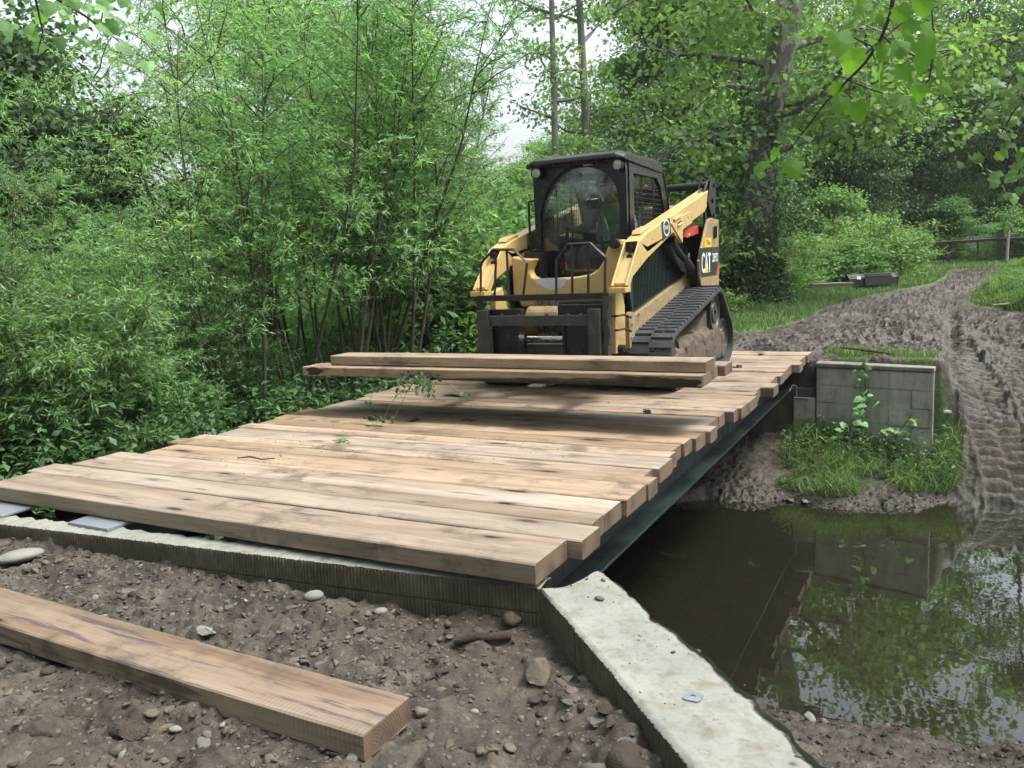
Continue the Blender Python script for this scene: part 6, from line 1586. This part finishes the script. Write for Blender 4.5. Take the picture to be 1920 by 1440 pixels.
# ---- overhanging sycamore twigs close to the camera
def PX(u, v, dist):
    d = ray(u, v); return CAM + d / np.linalg.norm(d) * dist
root = thing('overhanging_branch', tuple(PX(1670, -60, 3.9)), 'sycamore branch with large backlit leaves hanging in at the top right', 'branch')
m = MB()
main = [(1690, -160, 4.0), (1680, -40, 3.95), (1670, 25, 3.9), (1652, 72, 3.88), (1622, 118, 3.86), (1590, 150, 3.84), (1548, 192, 3.84), (1518, 232, 3.84), (1478, 285, 3.85)]
m.tube([PX(*p) for p in main], [.012, .010, .008, .007, .006, .005, .004, .0035, .002], 7)
subs = [[(1656, 68, 3.88), (1680, 90, 3.9), (1715, 105, 3.92)], [(1590, 150, 3.84), (1625, 165, 3.86), (1655, 175, 3.86)], [(1735, -60, 4.0), (1748, 30, 3.98), (1752, 90, 3.96), (1742, 150, 3.95), (1715, 180, 3.95)], [(1582, 170, 3.84), (1598, 185, 3.84)], [(1640, 90, 3.88), (1600, 70, 3.88)]]
for s_ in subs: m.tube([PX(*p) for p in s_], .003, 5)
m.build('twigs', M_twig, root, smooth=True)
LV = [(1574, 60, 56, -100), (1604, 92, 50, -110), (1685, 12, 36, -80), (1650, 30, 24, -60), (1655, 82, 38, -100), (1655, 122, 62, -90), (1690, 78, 42, -100), (1742, 74, 66, -90), (1715, 38, 34, -120), (1736, 44, 46, -70), (1762, 116, 48, -60), (1692, 120, 34, -80), (1707, 136, 28, -90), (1573, 155, 32, -100), (1609, 155, 30, -60), (1580, 182, 36, -110), (1604, 192, 44, -80),
      (1692, 178, 40, -150), (1712, 185, 24, -80), (1724, 160, 32, -90), (1766, 158, 34, -50), (1728, -8, 44, -90), (1800, 0, 30, -60), (1786, 85, 30, -30), (1433, 303, 38, -140), (1480, 303, 44, -60), (1482, 262, 34, -20), (1455, 278, 30, -100), (1428, 322, 20, -120), (1620, 5, 30, -100), (1700, 60, 28, -40), (1506, 258, 26, 20)]
ml = MB(); rr = random.Random(33)
for (u, v, s_, an) in LV:
    c = PX(u, v, 3.86 + rr.uniform(-.12, .12)); size = s_ * .84 * 3.86 / FPX
    a = R_(an + rr.uniform(-15, 15)); ax = CR @ np.array([math.cos(a), math.sin(a), rr.uniform(-.5, .5)]); nn = CR @ np.array([rr.gauss(0, .35), .75 + rr.gauss(0, .3), .75])
    lobed(ml, c, size, nn, ax, bend=.22)
ml.build('leaves', M_lf_near, root)
root = thing('overhanging_branch', tuple(PX(120, -80, 7.0)), 'leafy sycamore branch hanging in at the top left corner', 'branch')
m = MB(); m.tube([PX(-60, -120, 7.2), PX(60, -30, 7.0), PX(160, 30, 7.0), PX(240, 90, 7.0)], [.02, .014, .009, .003], 6); m.tube([PX(60, -30, 7.0), PX(80, 60, 7.0), PX(70, 100, 7.0)], [.01, .006, .003], 5); m.tube([PX(160, -140, 7.2), PX(200, -40, 7.0), PX(190, 40, 7)], [.012, .008, .004], 5); m.build('twigs', M_twig, root, smooth=True)
ml = MB()
for k in range(90):
    u = rr.gauss(150, 85); v = rr.gauss(10, 45) ; c = PX(u, v, 7 + rr.gauss(0, .35)); size = rr.uniform(.05, .11)
    a = R_(rr.uniform(-150, -30)); lobed(ml, c, size, CR @ np.array([rr.gauss(0, .5), .8, .6]), CR @ np.array([math.cos(a), math.sin(a), rr.uniform(-.5, .5)]))
ml.build('leaves', M_lf_syc, root)
root = thing('overhanging_branch', tuple(PX(1990, 150, 6.0)), 'thin drooping branch with small pale leaves at the right edge', 'branch')
m = MB(); ml = MB()
for s_ in ([(2000, 60, 6), (1960, 130, 6), (1900, 210, 6), (1862, 275, 6), (1835, 325, 6)], [(2000, 130, 6), (1950, 230, 6), (1915, 300, 6), (1905, 360, 6)], [(1990, 150, 6), (1900, 140, 6), (1880, 180, 6)]):
    P = np.array([PX(*p) for p in s_]); m.tube(P, [.006, .005, .004, .003, .002][:len(P)], 5)
    for k in range(46):
        t = rr.random() ** .8; c = interp_poly(P, t) + np.array([rr.gauss(0, .09), rr.gauss(0, .09), rr.gauss(-.04, .07)]); a = R_(rr.uniform(-160, -20))
        lobed(ml, c, rr.uniform(.045, .085), CR @ np.array([rr.gauss(0, .5), .8, .5]), CR @ np.array([math.cos(a), math.sin(a), rr.uniform(-.4, .4)]))
m.build('twigs', M_twig, root); ml.build('leaves', M_lf_syc, root)

# ------------------------------------------------------------------ far small things: fence, car, bench, bucket
fr = thing('fence', (*at_dist(1830, 36), .2), 'dark rail fence with wire mesh beyond the bend of the mud road', 'fence')
def fp(u, dist=36.0): x, y = at_dist(u, dist); return x, y, tz(x, y)
for u, w, h in ((1740, .05, .92), (1777, .13, 1.05), (1831, .06, .85), (1873, .19, 1.20), (1925, .12, 1.15)):
    x, y, z = fp(u); m = MB(); m.box(x - w / 2, x + w / 2, y - w / 2, y + w / 2, z - .1, z + h); m.build('post', M_fence, fr, bevel=.006)
m = MB(); A_, B_, C_ = fp(1738), fp(1873), fp(1960)
for zz in (.86, .80): m.tube([(A_[0], A_[1] - .08, A_[2] + zz - .03), (B_[0], B_[1] - .08, B_[2] + zz + .02), (C_[0], C_[1] - .08, C_[2] + zz)], .032, 4)
m.build('rail', M_fence, fr)
m = MB()
for k in range(64):
    t = k / 63; x = A_[0] + (C_[0] - A_[0]) * t; y = A_[1] + (C_[1] - A_[1]) * t; z = A_[2] + (C_[2] - A_[2]) * t; m.tube([(x, y - .05, z), (x, y - .05, z + .82)], .004, 3, cap=False)
for k in range(9): m.tube([(A_[0], A_[1] - .05, A_[2] + .05 + k * .1), (C_[0], C_[1] - .05, C_[2] + .05 + k * .1)], .004, 3, cap=False)
m.build('wire_mesh', M_fence, fr)
x, y, z = fp(1886, 35.6); m = MB(); m.tube([(x, y, z - .2), (x + .01, y, z + .6), (x + .03, y, z + 1.15)], [.06, .055, .05], 10); tag(m.build('post', M_postpale, None, (x, y, z), smooth=True), 'pale round post standing beside the thick dark fence post', 'post')
# parked white car mostly behind the bushes
x, y = at_dist(1850, 41.5); z = tz(x, y) - .02
car_ = thing('parked_car', (x, y, z), 'white car parked behind the fence, only its rounded roof and windshield showing above the bushes', 'car')
m = MB(); side = [(-2.2, .35), (-2.25, .62), (-2.1, .82), (-1.2, .95), (-.55, 1.38), (.4, 1.46), (1.3, 1.36), (2.0, .98), (2.2, .92), (2.22, .4)]
m.prism([(x + a, z + b) for a, b in side], 'y', y - .85, y + .85); bd = m.build('body', M_carpaint, car_, bevel=.08, seg=3)
m = MB(); m.prism([(x - 1.10, z + .97), (x - .52, z + 1.33), (x - .1, z + 1.37), (x - .1, z + .97)], 'y', y - .865, y - .852); m.prism([(x, z + .97), (x, z + 1.37), (x + .9, z + 1.36), (x + 1.5, z + .97)], 'y', y - .865, y - .852); m.build('side_window', M_carglass, bd)
for wx_ in (-1.35, 1.35):
    m = MB(); m.cyl((x + wx_, y - .9, z + .32), (x + wx_, y - .68, z + .32), .32, 24); wv = m.build('wheel', M_rubber, car_); m = MB(); m.cyl((x + wx_, y - .91, z + .32), (x + wx_, y - .9, z + .32), .2, 20); m.build('rim', M_chrome, wv)
# low bench-like board on posts and the spare bucket beside it
xa_, ya_, za_ = on_ground(1527, 548); xb_, yb_, zb_ = on_ground(1588, 545)
bn = thing('low_bench', (xa_, ya_, za_), 'low weathered board on two short posts in the grass before the hedge', 'bench')
dv = Vector((xb_ - xa_, yb_ - ya_, 0)); ang = math.atan2(dv.y, dv.x); Lb = dv.length
def loc_box(m, x0, x1, y0, y1, z0, z1, o, an): m.box(x0, x1, y0, y1, z0, z1, M=Matrix.Translation(o) @ Matrix.Rotation(an, 4, 'Z'))
m = MB(); loc_box(m, -.1, Lb + .1, -.14, .14, .17, .21, (xa_, ya_, za_), ang); m.build('board', M_benchwood, bn, bevel=.006)
m = MB(); loc_box(m, -.08, Lb + .08, -.12, -.09, .06, .17, (xa_, ya_, za_), ang); m.build('apron', M_benchwood, bn)
for q_ in (.05, Lb - .08):
    m = MB(); loc_box(m, q_ - .05, q_ + .05, -.09, .08, -.1, .17, (xa_, ya_, za_), ang); m.build('leg', M_benchwood, bn)
xc_, yc_, zc_ = on_ground(1592, 545); xd_, yd_, zd_ = on_ground(1664, 539)
dv = Vector((xd_ - xc_, yd_ - yc_, 0)); ang = math.atan2(dv.y, dv.x) ; Lk = max(dv.length, 1.0) if dv.length < 1.6 else 1.25; ang = min(ang, .5)
bk = thing('loader_bucket', (xc_, yc_, zc_), 'dark steel loader bucket lying on the grass right of the low bench', 'bucket')
Mb = Matrix.Translation((xc_, yc_, zc_)) @ Matrix.Rotation(ang, 4, 'Z') @ Matrix.Rotation(-.15, 4, 'X')
prof = [(.45, 0), (.12, .0), (.0, .10), (-.02, .28), (.08, .40), (.12, .41), (.12, .38), (.10, .37), (.02, .27), (.04, .12), (.14, .03), (.45, .02)]
m = MB(); n_ = len(prof)
vs = [tuple(Mb @ Vector((xx, p[0], p[1]))) for xx in (0, Lk) for p in prof]
m.add(vs, [tuple(range(n_))[::-1], tuple(range(n_, 2 * n_))] + [(i, (i + 1) % n_, n_ + (i + 1) % n_, n_ + i) for i in range(n_)]); m.build('shell', M_bucket, bk)
for xx in (0, Lk - .02):
    m = MB(); sp_ = [(.45, 0), (.1, 0), (-.01, .1), (-.03, .29), (.08, .42), (.40, .30)]; vs = [tuple(Mb @ Vector((xx + dx, p[0], p[1]))) for dx in (0, .02) for p in sp_]
    m.add(vs, [tuple(range(6))[::-1], tuple(range(6, 12))] + [(i, (i + 1) % 6, 6 + (i + 1) % 6, 6 + i) for i in range(6)]); m.build('side_plate', M_bucket, bk)
m = MB(); m.box(.32 * Lk, .86 * Lk, -.045, -.02, .10, .33, M=Mb); m.build('mounting_plate', M_blk_rough, bk)
m = MB(); m.box(.30 * Lk, .84 * Lk, -.06, -.02, .34, .38, M=Mb); m.build('top_bar', M_fence, bk)
m = MB(); m.box(.16 * Lk, .24 * Lk, -.035, -.025, .26, .34, M=Mb); m.build('sticker', M_white, bk)
# loose pale branch by the right bank
x, y, z = on_ground(1895, 582); m = MB(); m.tube([(x - .25, y, z + .08), (x, y, z + .10), (x + .35, y + .05, z + .12)], [.015, .02, .018], 7); tag(m.build('stick', M_straw, None, (x, y, z), smooth=True), 'pale stick lying in the weeds at the right edge', 'stick')
x, y, z = on_ground(1775, 779); m = MB(); m.box(x - .045, x + .045, y - .01, y + .01, z + .005, z + .035); tag(m.build('litter', M_white, None, (x, y, z), bevel=.004), 'small white scrap lying at the edge of the fresh track marks', 'litter')
x, y = -.85, 10.25; z = tz(x, y); m = MB(); m.tube([(x - .25, y, z + .10), (x, y + .02, z + .07), (x + .3, y, z + .03)], [.012, .016, .010], 7); tag(m.build('stick', M_twig, None, (x, y, z), smooth=True), 'dark stick lying in the grass on top of the far wall', 'stick')
# thin moist air that pales the far trees
hz = MB(); hz.box(-300, 300, -60, 300, -4, 75)
th = NT('thin_haze'); th.t.links.new(th.n('VolumePrincipled', Color=(.86, .93, .95), Density=.0005, Anisotropy=.2).outputs[0], th.out.inputs[1])
tag(hz.build('haze', th.mat), 'thin pale air over the clearing', kind='stuff')
# ------------------------------------------------------------------ light, sky, camera
SUN_EL, SUN_AZ = 62, 72          # high, soft through thin cloud
W = bpy.data.worlds.new('World'); SCN.world = W; W.use_nodes = True
nt = W.node_tree; bg = nt.nodes['Background']
sk = nt.nodes.new('ShaderNodeTexSky'); sk.sky_type = 'NISHITA'; sk.sun_disc = False; sk.sun_elevation = R_(SUN_EL); sk.sun_rotation = R_(SUN_AZ)
sk.air_density = 1.0; sk.dust_density = 6.0; sk.ozone_density = 1.0
hs = nt.nodes.new('ShaderNodeHueSaturation'); hs.inputs['Saturation'].default_value = .42; hs.inputs['Value'].default_value = 1.0
nt.links.new(sk.outputs[0], hs.inputs['Color']); nt.links.new(hs.outputs[0], bg.inputs[0]); bg.inputs[1].default_value = .15
sl = bpy.data.lights.new('sun', 'SUN'); sl.energy = 1.3; sl.angle = R_(16); sl.color = (1, .98, .94)
so_ = bpy.data.objects.new('sun', sl); COL.objects.link(so_)
az = R_(SUN_AZ); el = R_(SUN_EL)
sd = Vector((math.sin(az) * math.cos(el), math.cos(az) * math.cos(el), math.sin(el)))
so_.rotation_euler = sd.to_track_quat('Z', 'Y').to_euler(); so_.location = (0, 0, 30)
cam = bpy.data.cameras.new('camera'); co_ = bpy.data.objects.new('camera', cam); COL.objects.link(co_)
cam.sensor_width = 36; cam.lens = 36 * FPX / 1920; cam.clip_start = .05; cam.clip_end = 2000
Mw = Matrix([[CR[0][0], CR[0][1], CR[0][2], 0], [CR[1][0], CR[1][1], CR[1][2], 0], [CR[2][0], CR[2][1], CR[2][2], CAM_H], [0, 0, 0, 1]])
co_.matrix_world = Mw; SCN.camera = co_
SCN.view_settings.view_transform = 'Standard'; SCN.view_settings.look = 'None'; SCN.view_settings.exposure = EXPO; SCN.view_settings.gamma = 1
SCN.render.resolution_x = 1024; SCN.render.resolution_y = 768
SCN.cycles.max_bounces = 7; SCN.cycles.diffuse_bounces = 4; SCN.cycles.glossy_bounces = 3; SCN.cycles.transmission_bounces = 4; SCN.cycles.transparent_max_bounces = 12
SCN.cycles.use_denoising = True; SCN.cycles.caustics_reflective = False; SCN.cycles.caustics_refractive = False
for o in bpy.data.objects:
    if '_loc' in o: del o['_loc']
    for k_ in ('cycles',):
        pass
